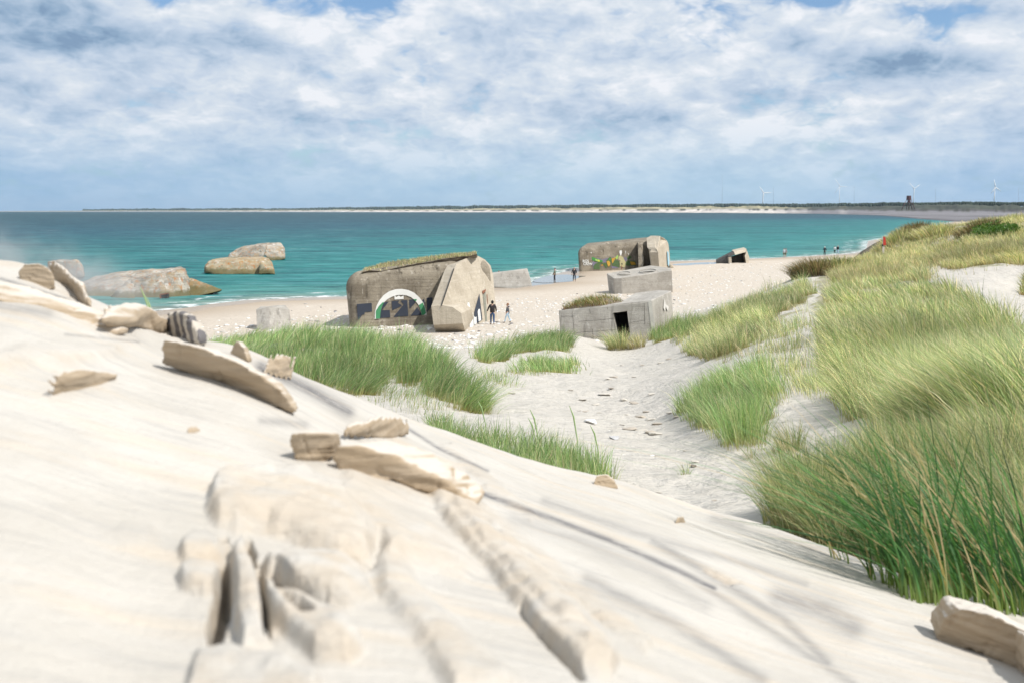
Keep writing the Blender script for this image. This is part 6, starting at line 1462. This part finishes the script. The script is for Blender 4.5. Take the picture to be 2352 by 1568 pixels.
person(1917, 583.5, 1.66, 20, 'person in a white jacket and black trousers, left of the far pair', (.72, .68, .68), (.015, .015, .02), (.10, .06, .05), (.02, .02, .02), .12, ((.1, .06), (-.06, .06)))
person(1924, 584, 1.80, 5, 'person in black with a rucksack and pale jeans, right of the far pair', (.014, .016, .022), (.35, .45, .58), None, (.02, .02, .02), .14, hat=(.45, .42, .38), bag=(.01, .012, .016))
def pink_hood():
    for o in list(bpy.data.objects):
        if o.get('label', '').startswith('woman in a khaki'):
            bm = bmesh.new(); bmesh.ops.create_uvsphere(bm, u_segments=12, v_segments=8, radius=1); T = Matrix.Rotation(R(78), 4, 'Z') @ Matrix.Scale(1.66 / 1.78, 4)
            for v_ in bm.verts: v_.co = T @ (Vector((v_.co.x * .12, v_.co.y * .085, v_.co.z * .075)) + Vector((0, -.10, 1.53)))
            me = bpy.data.meshes.new('hood'); bm.to_mesh(me); bm.free(); link('hood', me, cm_((.70, .40, .48)), (0, 0, 0), o)
pink_hood()
# ------------------------------------------------------------------ air
def air():
    bm = bmesh.new(); bmesh.ops.create_cube(bm, size=1.0); me = bpy.data.meshes.new('haze'); bm.to_mesh(me); bm.free()
    o = link('haze', me, None, (0, 10900, 96)); o.scale = (46000, 22200, 208)
    m = bpy.data.materials.new('air'); m.use_nodes = True; t = m.node_tree; t.nodes.clear()
    ou = t.nodes.new('ShaderNodeOutputMaterial'); v = t.nodes.new('ShaderNodeVolumePrincipled')
    v.inputs['Color'].default_value = (.62, .80, 1.0, 1); v.inputs['Density'].default_value = 2.6e-5; v.inputs['Anisotropy'].default_value = .2
    t.links.new(v.outputs[0], ou.inputs['Volume']); me.materials.append(m)
    tag(o, kind='stuff')
air()

def blown_sand():
    a, b = at(-620, 560, 4.6), at(330, 690, 6.0); c = (a + b) / 2 + Vector((0, .5, -.05)); d = b - a
    bm = bmesh.new(); bmesh.ops.create_uvsphere(bm, u_segments=24, v_segments=12, radius=1.0); me = bpy.data.meshes.new('blown_sand'); bm.to_mesh(me); bm.free()
    o = link('blown_sand', me, None, c); o.scale = (d.length / 2 * 1.05, 1.3, .36)
    o.rotation_euler = (0, math.atan2(-d.z, d.x) , math.atan2(d.y, d.x))
    m = bpy.data.materials.new('drifting sand'); m.use_nodes = True; t = m.node_tree; t.nodes.clear()
    ou = t.nodes.new('ShaderNodeOutputMaterial'); v = t.nodes.new('ShaderNodeVolumePrincipled'); tcx = t.nodes.new('ShaderNodeTexCoord')
    ln = t.nodes.new('ShaderNodeVectorMath'); ln.operation = 'LENGTH'; t.links.new(tcx.outputs['Object'], ln.inputs[0])
    fall = SMOOTH(t, ln.outputs['Value'], .15, 1.0, 1.0, 0.0); n = NOISE(t, MAPV(t, tcx.outputs['Object'], (3, 2, 1.2)), 1.6, 3, .6)
    dn = M(t, 'MULTIPLY', M(t, 'MULTIPLY', fall, SMOOTH(t, n, .38, .66)), 1.5)
    v.inputs['Color'].default_value = (.97, .95, .92, 1); v.inputs['Anisotropy'].default_value = .1; t.links.new(dn, v.inputs['Density']); t.links.new(v.outputs[0], ou.inputs['Volume']); me.materials.append(m)
    tag(o, 'thin veil of wind blown sand drifting over the left crest', 'blown sand', kind='stuff')
blown_sand()
